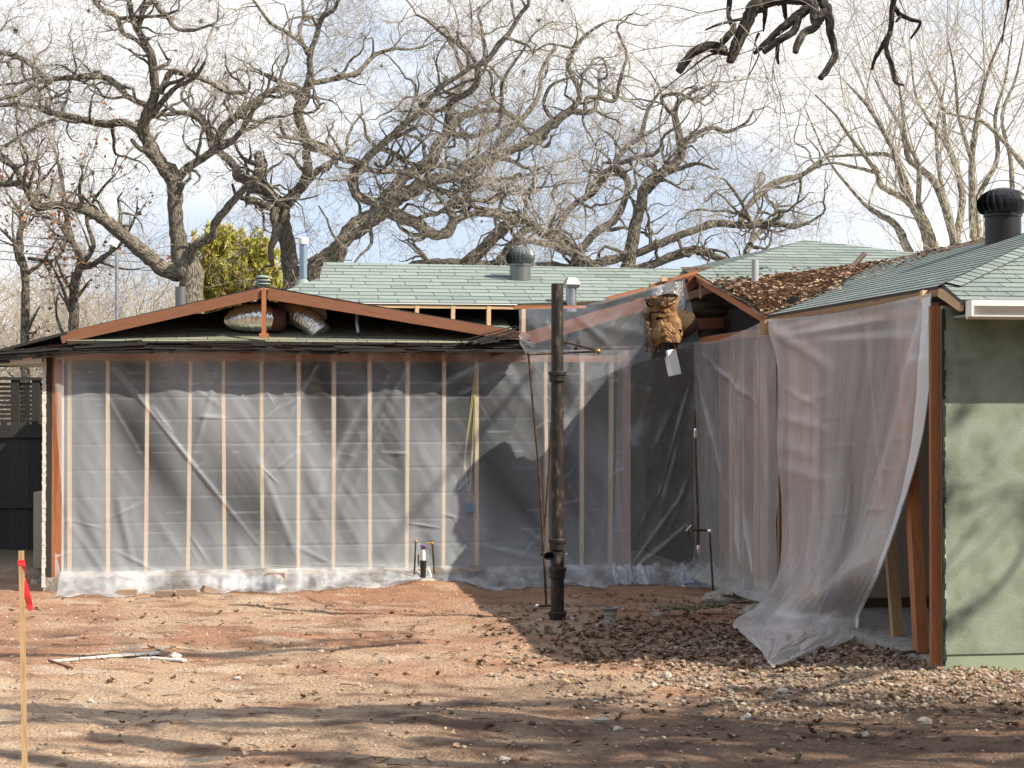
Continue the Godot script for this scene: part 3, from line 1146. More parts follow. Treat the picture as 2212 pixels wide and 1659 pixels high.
	wood("top_plate", hp(0.05, 2.6, -0.1), hp(0.05, 2.6, -7.05), 0.09, 0.075, M.orange_wood)
	for b in [-0.12, -0.98, -1.9, -2.72, -3.08, -4.3, -4.9]:
		wood("stud", hp(0.05, 0.0, b), hp(0.05, 2.56, b), 0.038, 0.089, M.cedar, house, E1)
	tag(wood("stud", hp(0.2, 0.0, -5.68), hp(0.05, 2.56, -5.5), 0.06, 0.089, M.stake, house, E1), "yellow stud leaning behind the lifted curtain edge")
	tag(wood("stud", hp(-0.0, 0.0, -6.7), hp(0.0, 2.56, -6.35), 0.1, 0.089, M.orange_wood, house, E1), "thick reddish post next to the green wall")
	wood("corner_post", hp(-0.074, -0.02, -7.19), hp(-0.074, 2.6, -7.19), 0.045, 0.09, M.orange_wood, house, E1)
	var ragged := MB.new()
	for i in 70:
		var y0 := -0.02 + i * 0.037
		var w := rng.randf_range(0.008, 0.022)
		hbox(ragged, -0.055, -0.049 + w, y0, y0 + 0.037 + rng.randf() * 0.01, -7.262 - rng.randf() * 0.012, -7.252)
	part("ragged_felt_edge", ragged, M.felt, house)
	var chips := MB.new()
	for i in 26:
		var y0 := rng.randf_range(0.05, 0.95)
		var w := rng.randf_range(0.006, 0.016)
		hbox(chips, -0.047, -0.041 + w, y0, y0 + rng.randf_range(0.01, 0.04), -7.2585, -7.2505)
	part("chipped_stucco", chips, M.plaster, house)
	# gutter on the front eave
	var gut := MB.new()
	var prof := [Vector2(0.0, 0.115), Vector2(0.0, 0.0), Vector2(0.07, 0.0), Vector2(0.075, 0.03), Vector2(0.11, 0.075), Vector2(0.11, 0.115)]
	for i in prof.size() - 1:
		var p: Vector2 = prof[i]
		var q: Vector2 = prof[i + 1]
		var bq := -7.55
		gut.quad(hp(0.02, 2.505 + p.y, bq - p.x), hp(4.4, 2.505 + p.y, bq - p.x), hp(4.4, 2.505 + q.y, bq - q.x), hp(0.02, 2.505 + q.y, bq - q.x))
	var gutter := part("gutter", gut, M.white_paint, house)
	var capm := MB.new()
	hbox(capm, 0.005, 0.0195, 2.505, 2.62, -7.66, -7.551)
	part("gutter_end_cap", capm, M.white_paint, gutter)
	hwall("fascia", M.white_paint, 0.02, 4.4, 2.49, 2.605, -7.548, -7.525)
	hwall("soffit", M.stucco_smooth, 0.03, 4.4, 2.51, 2.525, -7.52, -7.252)
	# loose insulation in the open attic
	for e in [[1575, 704, 0.3, 0.16], [1610, 698, 0.28, 0.2], [1530, 676, 0.3, 0.09], [1490, 672, 0.28, 0.1], [1635, 706, 0.22, 0.12], [1560, 722, 0.25, 0.1]]:
		var mb := MB.new()
		mb.ball(on_b(e[0], e[1], 0.0 if e[0] > 1600 else 0.15), Vector3(e[2], e[3], 0.2), 0.18, int(e[0]), 10, 16)
		part("insulation_batt", mb, M.wool, house)
	lay_shingles()


# ---------- plastic film ----------

func crease(p: Vector2, s: Array) -> float:  # s: x0, y0, x1, y1, width, height
	var a := Vector2(s[0], s[1])
	var b := Vector2(s[2], s[3])
	if p.x < minf(a.x, b.x) - s[4] * 3 or p.x > maxf(a.x, b.x) + s[4] * 3:
		return 0.0
	var ll := (b - a).length_squared()
	var t := clampf((p - a).dot(b - a) / ll, 0.0, 1.0)
	var d: float = p.distance_to(a + (b - a) * t) / s[4]
	if d > 3.0:
		return 0.0
	return s[5] * exp(-d * d) * (0.25 + 0.75 * sin(PI * clampf(t * 0.9 + 0.08, 0.0, 1.0)))


func sheet(called: String, mat_: Material, cols: int, rows: int, shape: Callable, parent: Node = self, dust_and_light = null) -> MeshInstance3D:
	var pts := []
	pts.resize(cols * rows)
	for i in rows:
		for j in cols:
			pts[i * cols + j] = shape.call(float(j) / (cols - 1), float(i) / (rows - 1))
	var cc := PackedColorArray()
	if dust_and_light != null:  # tone per point: dust, on the stud-wall film also painted sun dapple
		for i in rows:
			for j in cols:
				var g: float = dust_and_light.call(float(j) / (cols - 1), float(i) / (rows - 1))
				cc.append(Color(g, g, g))
	var mb := MB.new()
	mb.grid(pts, cols, cc)
	return part(called, mb, mat_, parent)


func path3(p: Array, t: float) -> Vector3:  # smooth curve through points
	var f := clampf(t, 0.0, 1.0) * (p.size() - 1)
	var i := mini(int(f), p.size() - 2)
	return (p[i] as Vector3).cubic_interpolate(p[i + 1], p[maxi(i - 1, 0)], p[mini(i + 2, p.size() - 1)], f - i)


func make_films() -> void:
	var al := -7.075
	var fold := noise(0.9, 2, 61)
	var rip := noise(2.6, 2, 62)
	# film over the stud wall
	var cr := []
	for y in [0.35, 0.62, 0.9, 1.18, 1.46, 1.72, 1.96, 2.12]:
		cr.append([al, y, -1.0, y + 0.03, 0.008, -0.006])
	var studs := []
	for u in [150, 233, 317, 409, 484, 566, 645, 721, 799, 880, 959, 1030, 1180, 1257, 1320, 1352]:
		studs.append(ab(on_b(u, 1000, 0.0)).x)
	var w1 := [[245, 790, 560, 1180], [215, 830, 320, 1010], [330, 880, 372, 935], [255, 1080, 290, 1230], [150, 1130, 235, 1250], [250, 1190, 350, 1240], [700, 770, 560, 1010], [830, 770, 690, 1060], [860, 780, 700, 1120], [900, 770, 740, 1110], [1100, 760, 930, 850], [1110, 790, 880, 900], [1000, 1000, 1050, 1150], [1280, 800, 1180, 1000], [1300, 800, 1170, 1060], [1130, 1140, 1250, 1230], [1150, 1100, 1230, 1215], [1230, 1050, 1320, 1230], [1330, 900, 1300, 1200], [560, 1000, 640, 1200], [470, 800, 420, 980], [420, 840, 480, 880], [430, 900, 490, 905], [640, 1180, 720, 1220], [1040, 1180, 1170, 1210], [980, 1120, 1040, 1200], [360, 1180, 300, 1240], [880, 800, 800, 950], [780, 880, 640, 1180]]
	for e in w1:
		var p := on_b(e[0], e[1], 0)
		var q := on_b(e[2], e[3], 0)
		cr.append([ab(p).x, p.y, ab(q).x, q.y, rng.randf_range(0.018, 0.045), rng.randf_range(0.005, 0.017) * (1.0 if rng.randf() < 0.7 else -1.0)])
	for i in 64:
		var s: float = studs[rng.randi() % studs.size()]
		var y := rng.randf_range(0.2, 2.4)
		var l := rng.randf_range(0.12, 0.5)
		var an := rng.randf_range(-0.9, 0.9) + (PI if rng.randf() < 0.5 else 0.0)
		cr.append([s, y, s + cos(an) * l, y + sin(an) * l - 0.08, rng.randf_range(0.009, 0.02), rng.randf_range(-0.006, 0.012)])
	var end1: float = pr_of()
	var wall_film := thing("plastic_sheet", hp(-4, 0, -0.05), "clear wrinkled plastic sheeting stapled over the long row of pale studs", "plastic sheet", "plastic sheets closing off the torn wing")
	var shape1 := func(s: float, t: float) -> Vector3:
		var a := lerpf(al + 0.06, end1, s)
		var y := lerpf(2.5, 0.02, t)
		var near := 9.0
		for x in studs:
			near = minf(near, absf(x - a))
		var bulge := smoothstep(0.0, 0.16, near)
		var out := 0.008 + bulge * (fold.get_noise_2d(a * 1.1 + y * 0.5, y * 0.45 - a * 0.2) * 0.035 + rip.get_noise_2d(a * 1.3 + y * 0.9, y * 0.25) * 0.007 * (0.4 + absf(fold.get_noise_2d(a + 40.0, y))) * 2.0)
		var p := Vector2(a, y)
		for c in cr:
			out += crease(p, c)
		out = maxf(out, 0.004 - bulge * 0.03)
		return hp(a, y, -0.003 - out - 0.03 * smoothstep(2.3, 2.5, y))
	var dust_and_light1 := func(s: float, t: float) -> float:  # dusty, scuffed, whitened at folds; sun dapple and glints are painted in
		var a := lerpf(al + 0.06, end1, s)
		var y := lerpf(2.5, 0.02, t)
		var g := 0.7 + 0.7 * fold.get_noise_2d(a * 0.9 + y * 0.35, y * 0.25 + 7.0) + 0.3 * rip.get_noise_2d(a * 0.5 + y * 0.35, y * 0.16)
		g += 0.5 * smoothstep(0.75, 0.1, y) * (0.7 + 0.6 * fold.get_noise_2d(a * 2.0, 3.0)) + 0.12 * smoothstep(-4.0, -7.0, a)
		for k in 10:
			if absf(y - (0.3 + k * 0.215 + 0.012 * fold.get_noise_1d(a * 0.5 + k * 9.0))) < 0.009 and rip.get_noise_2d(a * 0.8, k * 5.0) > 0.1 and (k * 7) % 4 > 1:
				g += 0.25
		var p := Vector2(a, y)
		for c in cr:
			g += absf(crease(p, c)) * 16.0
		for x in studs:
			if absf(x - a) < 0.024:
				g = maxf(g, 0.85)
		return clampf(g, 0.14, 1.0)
	sheet("film", M.film_wall, 460, 210, shape1, wall_film, dust_and_light1)
	# its foot lies bunched on the ground
	var shape2 := func(s: float, t: float) -> Vector3:
		var a := lerpf(al + 0.12, -0.95, s)
		var o := hp(a, 0, 0)
		var reach := 0.62 + 0.4 * fold.get_noise_1d(a * 1.6) + 0.1 * rip.get_noise_1d(a * 2.0) - 0.3 * exp(-pow((a + 3.05) / 0.35, 2))
		var b := -0.012 - reach * t
		var w := hp(a, 0, b)
		var g := gy(w.x, -w.z)
		var y := lerpf(0.12, g + 0.012, smoothstep(0.0, 0.75, t)) + 0.06 * maxf(0.0, rip.get_noise_2d(a * 0.9, t * 0.8)) * smoothstep(0.1, 0.4, t) + 0.012 * fold.get_noise_2d(a * 4.0, t * 2.2)
		return Vector3(w.x, maxf(y, g + 0.006), w.z)
	tag(sheet("film_skirt", M.film_skirt, 420, 26, shape2, wall_film, func(s, t): return clampf(0.55 + 0.6 * fold.get_noise_2d(s * 9.0, t * 1.2) + 0.3 * rip.get_noise_2d(s * 14.0, t * 1.5), 0.12, 1.0)), "whitish bunched foot of the sheet lying on the soil")
	var flap := func(s: float, t: float) -> Vector3:
		var p := on_b(lerpf(118, 138, s), lerpf(766, 860 + 260 * s, t), -0.05)
		return p - E2 * (0.02 * sin(s * 3.0 + t * 4.0)) - E2 * 0.02
	sheet("torn_edge", M.film_haze, 12, 40, flap, wall_film)
	# film hung over the gap between the roofs
	var d_top := [on_b(1120, 668, -0.22), on_b(1180, 664, -0.24), on_b(1250, 661, -0.24), on_b(1310, 646, -0.24), on_b(1400, 622, -0.24), on_b(1478, 600, -0.24)]
	var d_bot := [on_b(1122, 742, -0.3), on_b(1200, 842, -0.32), on_b(1243, 748, -0.3), on_b(1262, 822, -0.3), on_b(1345, 796, -0.3), on_b(1512, 738, -0.3)]
	var cr2 := []
	for e in [[1290, 650, 1210, 830], [1330, 690, 1270, 790], [1360, 650, 1280, 760], [1180, 700, 1240, 760], [1420, 640, 1390, 760], [1440, 640, 1420, 770], [1150, 690, 1175, 790], [1200, 680, 1230, 720], [1250, 690, 1330, 760], [1470, 620, 1400, 700], [1455, 640, 1470, 740], [1280, 700, 1380, 720]]:
		cr2.append([e[0] * 0.005, e[1] * -0.005, e[2] * 0.005, e[3] * -0.005, rng.randf_range(0.03, 0.07), rng.randf_range(0.01, 0.03)])
	var shape3 := func(s: float, t: float) -> Vector3:
		var p := path3(d_top, s).lerp(path3(d_bot, s), t)
		var q := px(p)
		var out := fold.get_noise_2d(s * 2.4, t * 0.8) * 0.06 + rip.get_noise_2d(s * 3.0 + t, t * 0.5) * 0.008
		for c in cr2:
			out += crease(Vector2(q.x * 0.005, q.y * -0.005), c)
		return p - E2 * out
	var drape := thing("plastic_sheet", on_b(1300, 720, -0.3), "glossy clear plastic sheet draped from the roof edge behind the iron pipe", "plastic sheet", "plastic sheets closing off the torn wing")
	sheet("film", M.film_clear, 170, 70, shape3, drape)
	var bunch := func(s: float, t: float) -> Vector3:
		var p := on_b(lerpf(1408, 1478, s), lerpf(606 + (1 - s) * 14, 668 + 60 * (1.0 - s), t), -0.27)
		return p - E2 * (0.05 * sin(s * 11.0 + t * 2.0) + 0.02 * rip.get_noise_2d(s * 8.0, t * 3.0))
	sheet("bunched_corner", M.film_shade, 60, 40, bunch, drape)
	# film over the dark doorway
	var o_tl := on_b(1335, 760, -0.06)
	var o_tr := on_b(1512, 735, -0.1)
	var o_bl := on_b(1325, 1262, -0.1)
	var o_br := on_b(1500, 1275, -0.12)
	var cr3 := []
	for e in [[1350, 830, 1450, 860], [1500, 780, 1400, 1000], [1500, 800, 1420, 1080], [1490, 850, 1390, 1130], [1480, 900, 1430, 1100], [1360, 1230, 1480, 1060], [1365, 1235, 1490, 1130], [1350, 1200, 1430, 1050], [1330, 900, 1345, 1230], [1335, 1000, 1350, 1250], [1420, 780, 1380, 940], [1500, 1000, 1440, 1160]]:
		cr3.append([e[0] * 0.005, e[1] * -0.005, e[2] * 0.005, e[3] * -0.005, rng.randf_range(0.015, 0.04), rng.randf_range(0.008, 0.022)])
	var shape4 := func(s: float, t: float) -> Vector3:
		var p := o_tl.lerp(o_tr, s).lerp(o_bl.lerp(o_br, s), t)
		var q := px(p)
		var out := fold.get_noise_2d(s * 2.0 + 9.0, t * 3.0) * 0.05
		for c in cr3:
			out += crease(Vector2(q.x * 0.005, q.y * -0.005), c)
		return p - E2 * out
	var door_film := thing("plastic_sheet", on_b(1420, 1260, -0.1), "thin plastic sheet over the dark doorway in the inner corner", "plastic sheet", "plastic sheets closing off the torn wing")
	sheet("film", M.film_door, 90, 190, shape4, door_film)
	var shape4b := func(s: float, t: float) -> Vector3:
		var p := on_b(lerpf(1320, 1545, s), 1250, -0.1)
		var reach := 0.3 + 0.35 * smoothstep(0.2, 0.55, s) + 0.25 * fold.get_noise_1d(s * 9.0) + 0.12 * smoothstep(0.7, 1.0, s)
		var w := p - E2 * reach * t
		var g := gy(w.x, -w.z)
		w.y = maxf(lerpf(0.1, g + 0.012, smoothstep(0.0, 0.7, t)) + 0.09 * maxf(0.0, rip.get_noise_2d(s * 4.0, t * 1.5)) + 0.012 * fold.get_noise_2d(s * 12.0, t * 2.0), g + 0.006)
		return w
	tag(sheet("film_skirt", M.film_skirt, 150, 30, shape4b, door_film, func(s, t): return clampf(0.6 + 0.6 * fold.get_noise_2d(s * 4.0, t * 1.2), 0.15, 1.0)), "crumpled foot of the sheet on the soil")
	# film along the right wing, far half
	var lo := func(b: float) -> float: return lerpf(0.02, -0.01, clampf(-b / 3.0, 0, 1))
	var shape5 := func(s: float, t: float) -> Vector3:
		var b := lerpf(0.02, -3.1, s)
		var ytop := lerpf(2.6, 2.72, smoothstep(0.1, 0.9, s)) - 0.05 * sin(s * PI)
		var y := lerpf(ytop, 0.0, t)
		var out := 0.02 + 0.02 * fold.get_noise_2d(b * 2.2, y * 0.5) + 0.012 * sin(b * 9.0 + fold.get_noise_1d(y) * 2.0) * smoothstep(2.6, 1.6, y) + 0.012 * rip.get_noise_2d(b * 1.5, y)
		out += crease(Vector2(b, y), [-0.1, 2.3, -1.4, 0.8, 0.03, 0.03]) + crease(Vector2(b, y), [-0.3, 2.45, -2.4, 1.9, 0.03, 0.03]) + crease(Vector2(b, y), [-1.9, 0.3, -1.6, 0.9, 0.04, 0.05]) + crease(Vector2(b, y), [-2.3, 0.2, -2.0, 0.8, 0.03, 0.05])
		if t > 0.94:
			out += (t - 0.94) * 3.0
		return hp(-out, y, b)
	var side_film := thing("plastic_sheet", hp(-0.03, 0, -1.5), "hazy plastic sheet over brown boards just right of the faucet pipe", "plastic sheet", "plastic sheets closing off the torn wing")
	sheet("film", M.film_shade, 150, 130, shape5, side_film)
	# the big curtain
	var lft := [on_a(1655, 690, -0.06), on_a(1683, 800, -0.06), on_a(1686, 1000, -0.05), on_a(1690, 1200, -0.05), on_y(1640, 1300, 0.06), on_y(1588, 1340, -0.04), on_y(1600, 1392, -0.07), on_y(1650, 1420, -0.07)]
	var rgt := [on_a(2012, 632, -0.06), on_a(2016, 760, -0.06), on_a(1994, 920, -0.07), on_a(1950, 1090, -0.1), on_a(1905, 1230, -0.14), on_y(1862, 1325, 0.12), on_y(1838, 1382, -0.06), on_y(1668, 1442, -0.075)]
	var cr5 := []
	for e in [[1660, 720, 1760, 690], [1665, 730, 1900, 690], [1665, 740, 1960, 730], [1660, 700, 1800, 800], [2005, 660, 1960, 900], [2000, 680, 1900, 1100], [2010, 700, 1930, 1050], [1985, 780, 1880, 1180], [1960, 900, 1830, 1250], [1900, 1150, 1720, 1330], [1880, 1200, 1700, 1350], [1850, 1300, 1690, 1400], [1690, 900, 1790, 930], [1690, 960, 1760, 985], [1690, 1010, 1800, 1040], [1700, 840, 1760, 880], [1720, 870, 1790, 850], [1760, 1050, 1740, 1250], [1800, 1000, 1770, 1250], [1700, 1100, 1690, 1300], [1620, 1350, 1700, 1390], [1640, 1310, 1690, 1400]]:
		cr5.append([e[0] * 0.005, e[1] * -0.005, e[2] * 0.005, e[3] * -0.005, rng.randf_range(0.03, 0.08), rng.randf_range(0.01, 0.035)])
	for v in [920, 985, 1050, 1130]:
		cr5.append([1690 * 0.005, (v - 8) * -0.005, 1990 * 0.005, (v - 40) * -0.005, 0.012, 0.008])
	var shape6 := func(s: float, t: float) -> Vector3:
		var l := path3(lft, t)
		var r := path3(rgt, t)
		var p := l.lerp(r, s)
		var q := px(p)
		var sag := 0.0
		if t < 0.1:
			sag = -0.04 * sin(s * PI) * (1.0 - t * 10.0)
		var out := 0.0
		for c in cr5:
			out += crease(Vector2(q.x * 0.005, q.y * -0.005), c)
		var free := smoothstep(0.0, 0.25, t)
		out += free * 0.006 * rip.get_noise_2d(s * 7.0 + t, t * 1.4) + free * (0.05 * fold.get_noise_2d(s * 3.0 + 20.0, t * 1.6) + 0.03 * sin(s * 15.0 + t * 4.0) * smoothstep(0.3, 1.0, t))
		var w := p - E1 * out * (1.0 - 0.7 * smoothstep(0.8, 0.95, t)) + UP * sag
		var lying := smoothstep(0.72, 0.86, t)
		w.y += lying * (0.035 * absf(rip.get_noise_2d(s * 2.2, t * 2.6)) + 0.35 * out * lying + 0.1 * (1.0 - s) * sin(clampf((t - 0.7) / 0.3, 0, 1) * PI))
		w.y = maxf(w.y, gy(w.x, -w.z) + 0.012)
		return w
	var curtain := thing("plastic_curtain", hp(-0.1, 0, -5), "large milky plastic curtain hanging beside the green wall with its foot gathered on the gravel", "plastic curtain", "plastic sheets closing off the torn wing")
	sheet("film", M.film_curtain, 170, 220, shape6, curtain, func(s, t):
		var q := px(path3(lft, t).lerp(path3(rgt, t), s))
		var g := 0.74 + 0.24 * fold.get_noise_2d(s * 3.0, t * 0.9) + 0.16 * rip.get_noise_2d(s * 4.0 + t, t * 0.7) + 0.25 * smoothstep(0.7, 0.9, t)
		for c in cr5:
			g += absf(crease(Vector2(q.x * 0.005, q.y * -0.005), c)) * 8.0
		return clampf(g, 0.25, 1.0))
	var hem := func(s: float, t: float) -> Vector3:
		var k := lerpf(0.02, 1.0, s)
		var r: Vector3 = shape6.call(1.0, k)
		var i: Vector3 = shape6.call(0.93, k)
		return r.lerp(i, t * 0.6) - E1 * 0.012 - E2 * 0.01 + UP * 0.008
	tag(sheet("hem", M.film_fold, 6, 160, func(s, t): return hem.call(t, s), curtain), "doubled white hem of the curtain")
	var knot := MB.new()
	knot.box(Transform3D(Basis(E1, UP, -E2), on_a(1652, 708, -0.08)), Vector3(0.05, 0.13, 0.16))
	part("stapled_batten", knot, M.ply, curtain)
	var batten := MB.new()
	batten.beam(on_a(1995, 628, -0.05), on_a(1996, 655, -0.05), 0.05, 0.04, E1)
	part("stapled_batten", batten, M.pine, curtain)


func pr_of() -> float:
	return ab(on_b(1362, 1000, 0.0)).x


# ---------- pipes, vents and loose things ----------

func rod(mb: MB, pts: Array, r: float, sides := 10) -> void:
	var p := PackedVector3Array()
	var q := PackedFloat32Array()
	for w in pts:
		p.append(w)
		q.append(r)
	mb.tube(p, q, sides, true)


func elbow(mb: MB, p: Vector3, r: float) -> void:
	mb.ball(p, Vector3(r, r, r), 0.0, 0, 8, 12)


func upright(p: Vector3) -> Transform3D:
	return Transform3D(Basis(), p)


func make_pipes() -> void:
	# cast iron stack
	var p := on_y(1204, 1342, -0.1)
	var stack := thing("iron_pipe", p, "tall black cast iron drain stack standing free on the bare soil", "pipe")
	var main := MB.new()
	main.lathe(upright(p), [Vector2(0.062, 0), Vector2(0.062, 0.64), Vector2(0.056, 0.64), Vector2(0.0565, 2.2), Vector2(0.0555, 2.2), Vector2(0.0555, 3.09), Vector2(0.047, 3.095), Vector2(0.047, 2.6)], 28)
	part("pipe", main, M.iron, stack)
	for h in [[-0.03, 0.12], [0.385, 0.11], [0.645, 0.11], [2.19, 0.1]]:
		var hub := MB.new()
		hub.lathe(upright(p + UP * h[0]), [Vector2(0.06, 0), Vector2(0.074, 0.012), Vector2(0.074, h[1] * 0.62), Vector2(0.082, h[1] * 0.66), Vector2(0.083, h[1] * 0.94), Vector2(0.078, h[1]), Vector2(0.056, h[1] * 1.02)], 28)
		part("hub", hub, M.iron, stack)
	var plug := MB.new()
	var side := Basis(Vector3(0, 1, 0), Vector3(-1, 0, 0.35).normalized(), Vector3(0, 1, 0).cross(Vector3(-1, 0, 0.35).normalized()) * -1.0)
	plug.lathe(Transform3D(side, p + UP * 0.6), [Vector2(0.036, 0.03), Vector2(0.036, 0.1), Vector2(0.028, 0.1), Vector2(0.026, 0.12), Vector2(0.0, 0.121)], 16)
	part("side_plug", plug, M.pvc, stack)
	var bolt := MB.new()
	elbow(bolt, p + Vector3(0.083, 0.615, 0.02), 0.012)
	part("bolt", bolt, M.chrome, stack)
	# water pipes that lean beside it
	var d: float = 16.95
	var risers := thing("water_pipe", at(1180, 1308, d), "thin rusty water pipes with a cross arm, leaning beside the iron stack", "pipe")
	var mb := MB.new()
	rod(mb, [at(1180, 1308, d), at(1174, 1180, d), at(1163, 1000, d), at(1150, 860, d), at(1142, 766, d)], 0.0115)
	part("riser", mb, M.rust, risers)
	mb = MB.new()
	rod(mb, [at(1172, 1196, d + 0.05), at(1181, 1080, d + 0.08), at(1190, 960, d + 0.1), at(1194, 850, d + 0.16), at(1196, 775, d + 0.2)], 0.0115)
	part("riser", mb, M.rust, risers)
	mb = MB.new()
	rod(mb, [at(1142, 765, d), at(1215, 762, d + 0.3), at(1293, 759, d + 0.1)], 0.0115)
	part("cross_arm", mb, M.rust, risers)
	mb = MB.new()
	rod(mb, [at(1293, 758, d + 0.1), at(1217, 738, d + 0.75)], 0.0115)
	part("cross_arm", mb, M.rust, risers)
	mb = MB.new()
	elbow(mb, at(1142, 765, d), 0.02)
	elbow(mb, at(1172, 1196, d + 0.05), 0.022)
	part("elbow", mb, M.rust, risers)
	mb = MB.new()
	elbow(mb, at(1292, 759, d + 0.1), 0.026)
	part("elbow", mb, M.brass, risers)
	mb = MB.new()
	rod(mb, [at(1166, 1309, d - 0.05), at(1196, 1308, d)], 0.011)
	part("foot_arm", mb, M.rust, risers)
	mb = MB.new()
	elbow(mb, at(1161, 1309, d - 0.05), 0.022)
	part("tap_end", mb, M.chrome, risers)
	# floor flange
	p = on_y(1318, 1342, -0.09)
	var fl := thing("floor_flange", p, "short pale pipe stub with a wide round flange in the leaf litter", "pipe")
	mb = MB.new()
	mb.lathe(upright(p), [Vector2(0.085, -0.03), Vector2(0.075, 0.005), Vector2(0.055, 0.02), Vector2(0.055, 0.05), Vector2(0.062, 0.06), Vector2(0.062, 0.115)], 22)
	part("stub", mb, M.concrete, fl)
	mb = MB.new()
	mb.lathe(Transform3D(Basis(Vector3(0, 0, 1), 0.06), p), [Vector2(0.05, 0.112), Vector2(0.09, 0.114), Vector2(0.092, 0.124), Vector2(0.045, 0.126), Vector2(0.045, 0.02)], 24)
	part("flange", mb, M.galv, fl)
	# sink pipes at the stud wall
	var bw := -0.34
	var sink := thing("sink_pipes", on_b(915, 1242, bw), "sink pipes with a white stub and purple primer at the foot of the stud wall", "pipe")
	mb = MB.new()
	rod(mb, [on_b(895, 1242, bw), on_b(898, 1172, bw)], 0.009)
	rod(mb, [on_b(904, 1222, bw - 0.03), on_b(904, 1198, bw - 0.03)], 0.009)
	rod(mb, [on_b(938, 1240, bw - 0.02), on_b(936, 1200, bw - 0.02), on_b(934, 1174, bw - 0.02)], 0.010)
	part("riser", mb, M.rust, sink)
	mb = MB.new()
	rod(mb, [on_b(934, 1173, bw - 0.02), on_b(919, 1174, bw - 0.03)], 0.011)
	elbow(mb, on_b(934, 1174, bw - 0.02), 0.017)
	elbow(mb, on_b(898, 1170, bw), 0.019)
	part("brass_elbow", mb, M.brass, sink)
	p = on_b(914, 1246, bw + 0.03)
	mb = MB.new()
	mb.lathe(upright(p), [Vector2(0.03, -0.1), Vector2(0.03, 0.1), Vector2(0.036, 0.1), Vector2(0.036, 0.125), Vector2(0.03, 0.125), Vector2(0.036, 0.15), Vector2(0.036, 0.172), Vector2(0.026, 0.18)], 18)
	part("black_drain", mb, M.black_plastic, sink)
	mb = MB.new()
	mb.lathe(upright(p), [Vector2(0.027, 0.17), Vector2(0.027, 0.31)], 18)
	part("white_stub", mb, M.pvc, sink)
	mb = MB.new()
	mb.lathe(upright(p), [Vector2(0.0276, 0.295), Vector2(0.0276, 0.345), Vector2(0.022, 0.346), Vector2(0.0, 0.347)], 18)
	part("primer_band", mb, M.purple, sink)
	mb = MB.new()
	mb.lathe(upright(p - UP * 0.03), [Vector2(0.16, -0.12), Vector2(0.13, 0.0), Vector2(0.07, 0.02), Vector2(0.03, 0.02)], 20)
	part("mortar_collar", mb, M.concrete, sink)
	# shower valve
	d = 18.6
	var sh := thing("faucet_pipe", at(1541, 1284, d), "old shower pipe with chrome cross handle and cross bar before the hazy sheet", "pipe")
	mb = MB.new()
	rod(mb, [at(1501, 885, d + 0.2), at(1503, 1000, d + 0.1), at(1507, 1100, d), at(1509, 1178, d)], 0.012)
	part("standpipe", mb, M.rust, sh)
	mb = MB.new()
	rod(mb, [at(1533, 1152, d), at(1537, 1220, d), at(1541, 1286, d)], 0.0105)
	part("riser", mb, M.rust, sh)
	mb = MB.new()
	rod(mb, [at(1490, 1144, d - 0.02), at(1533, 1146, d)], 0.012)
	rod(mb, [at(1488, 1148, d - 0.02), at(1489, 1166, d - 0.02)], 0.012)
	part("cross_bar", mb, M.rust, sh)
	mb = MB.new()
	rod(mb, [at(1482, 1134, d - 0.06), at(1493, 1147, d - 0.06)], 0.006)
	rod(mb, [at(1493, 1134, d - 0.06), at(1482, 1147, d - 0.06)], 0.006)
	part("cross_handle", mb, M.chrome, sh)
	mb = MB.new()
	mb.lathe(upright(at(1533, 1152, d)), [Vector2(0.018, 0.0), Vector2(0.03, 0.008), Vector2(0.032, 0.024), Vector2(0.024, 0.042), Vector2(0.0, 0.048)], 18)
	part("valve_cap", mb, M.chrome, sh)
	mb = MB.new()
	mb.lathe(upright(at(1509, 1196, d)), [Vector2(0.0, 0.0), Vector2(0.013, 0.002), Vector2(0.016, 0.045), Vector2(0.021, 0.05), Vector2(0.021, 0.08), Vector2(0.01, 0.09)], 18)
	part("spout", mb, M.chrome, sh)
	mb = MB.new()
	mb.lathe(upright(at(1502, 946, d + 0.15)), [Vector2(0.013, 0.0), Vector2(0.017, 0.02), Vector2(0.017, 0.08), Vector2(0.012, 0.1)], 18)
	part("coupling", mb, M.chrome, sh)
	mb = MB.new()
	rod(mb, [at(1479, 1260, 18.9), at(1490, 1258, 18.85), at(1503, 1257, 18.8)], 0.022)
	tag(part("pipe_cap", mb, M.blue_box), "dark blue pipe fitting lying on the crumpled plastic by the faucet pipe", "pipe fitting")
	# insulated vent duct hanging from the attic
	d = 19.2
	var duct := thing("vent_duct", at(1440, 760, d), "vent duct wrapped in tan fibreglass hanging from the torn attic", "duct")
	mb = MB.new()
	var pts := PackedVector3Array()
	var rad := PackedFloat32Array()
	var wob := noise(3.0, 3, 71)
	for i in 60:
		var t := i / 59.0
		pts.append(at(1427 + 14 * t + 3 * wob.get_noise_1d(t * 3), 648 + 92 * t, d + 0.03 * sin(t * 5)))
		rad.append(0.158 + 0.02 * wob.get_noise_1d(t * 2.0 + 9.0) + 0.02 * smoothstep(0.08, 0.0, t) - 0.015 * smoothstep(0.8, 1.0, t))
	mb.tube(pts, rad, 44)
	for k in mb.v.size():
		var w := mb.v[k]
		var dr := mb.v[k] - Vector3(at(1434, 690, d).x, mb.v[k].y, at(1434, 690, d).z)
		var dn := dr.normalized()
		mb.v[k] = w + dn * (0.05 * wob.get_noise_3dv(w * 0.45) + 0.018 * wob.get_noise_3dv(w * 1.3) + 0.007 * wob.get_noise_3dv(w * 5.0)) + UP * 0.04 * wob.get_noise_3dv(w * 0.7 + Vector3.ONE * 7.0)
	part("insulation_wrap", mb, M.insul, duct)
	mb = MB.new()
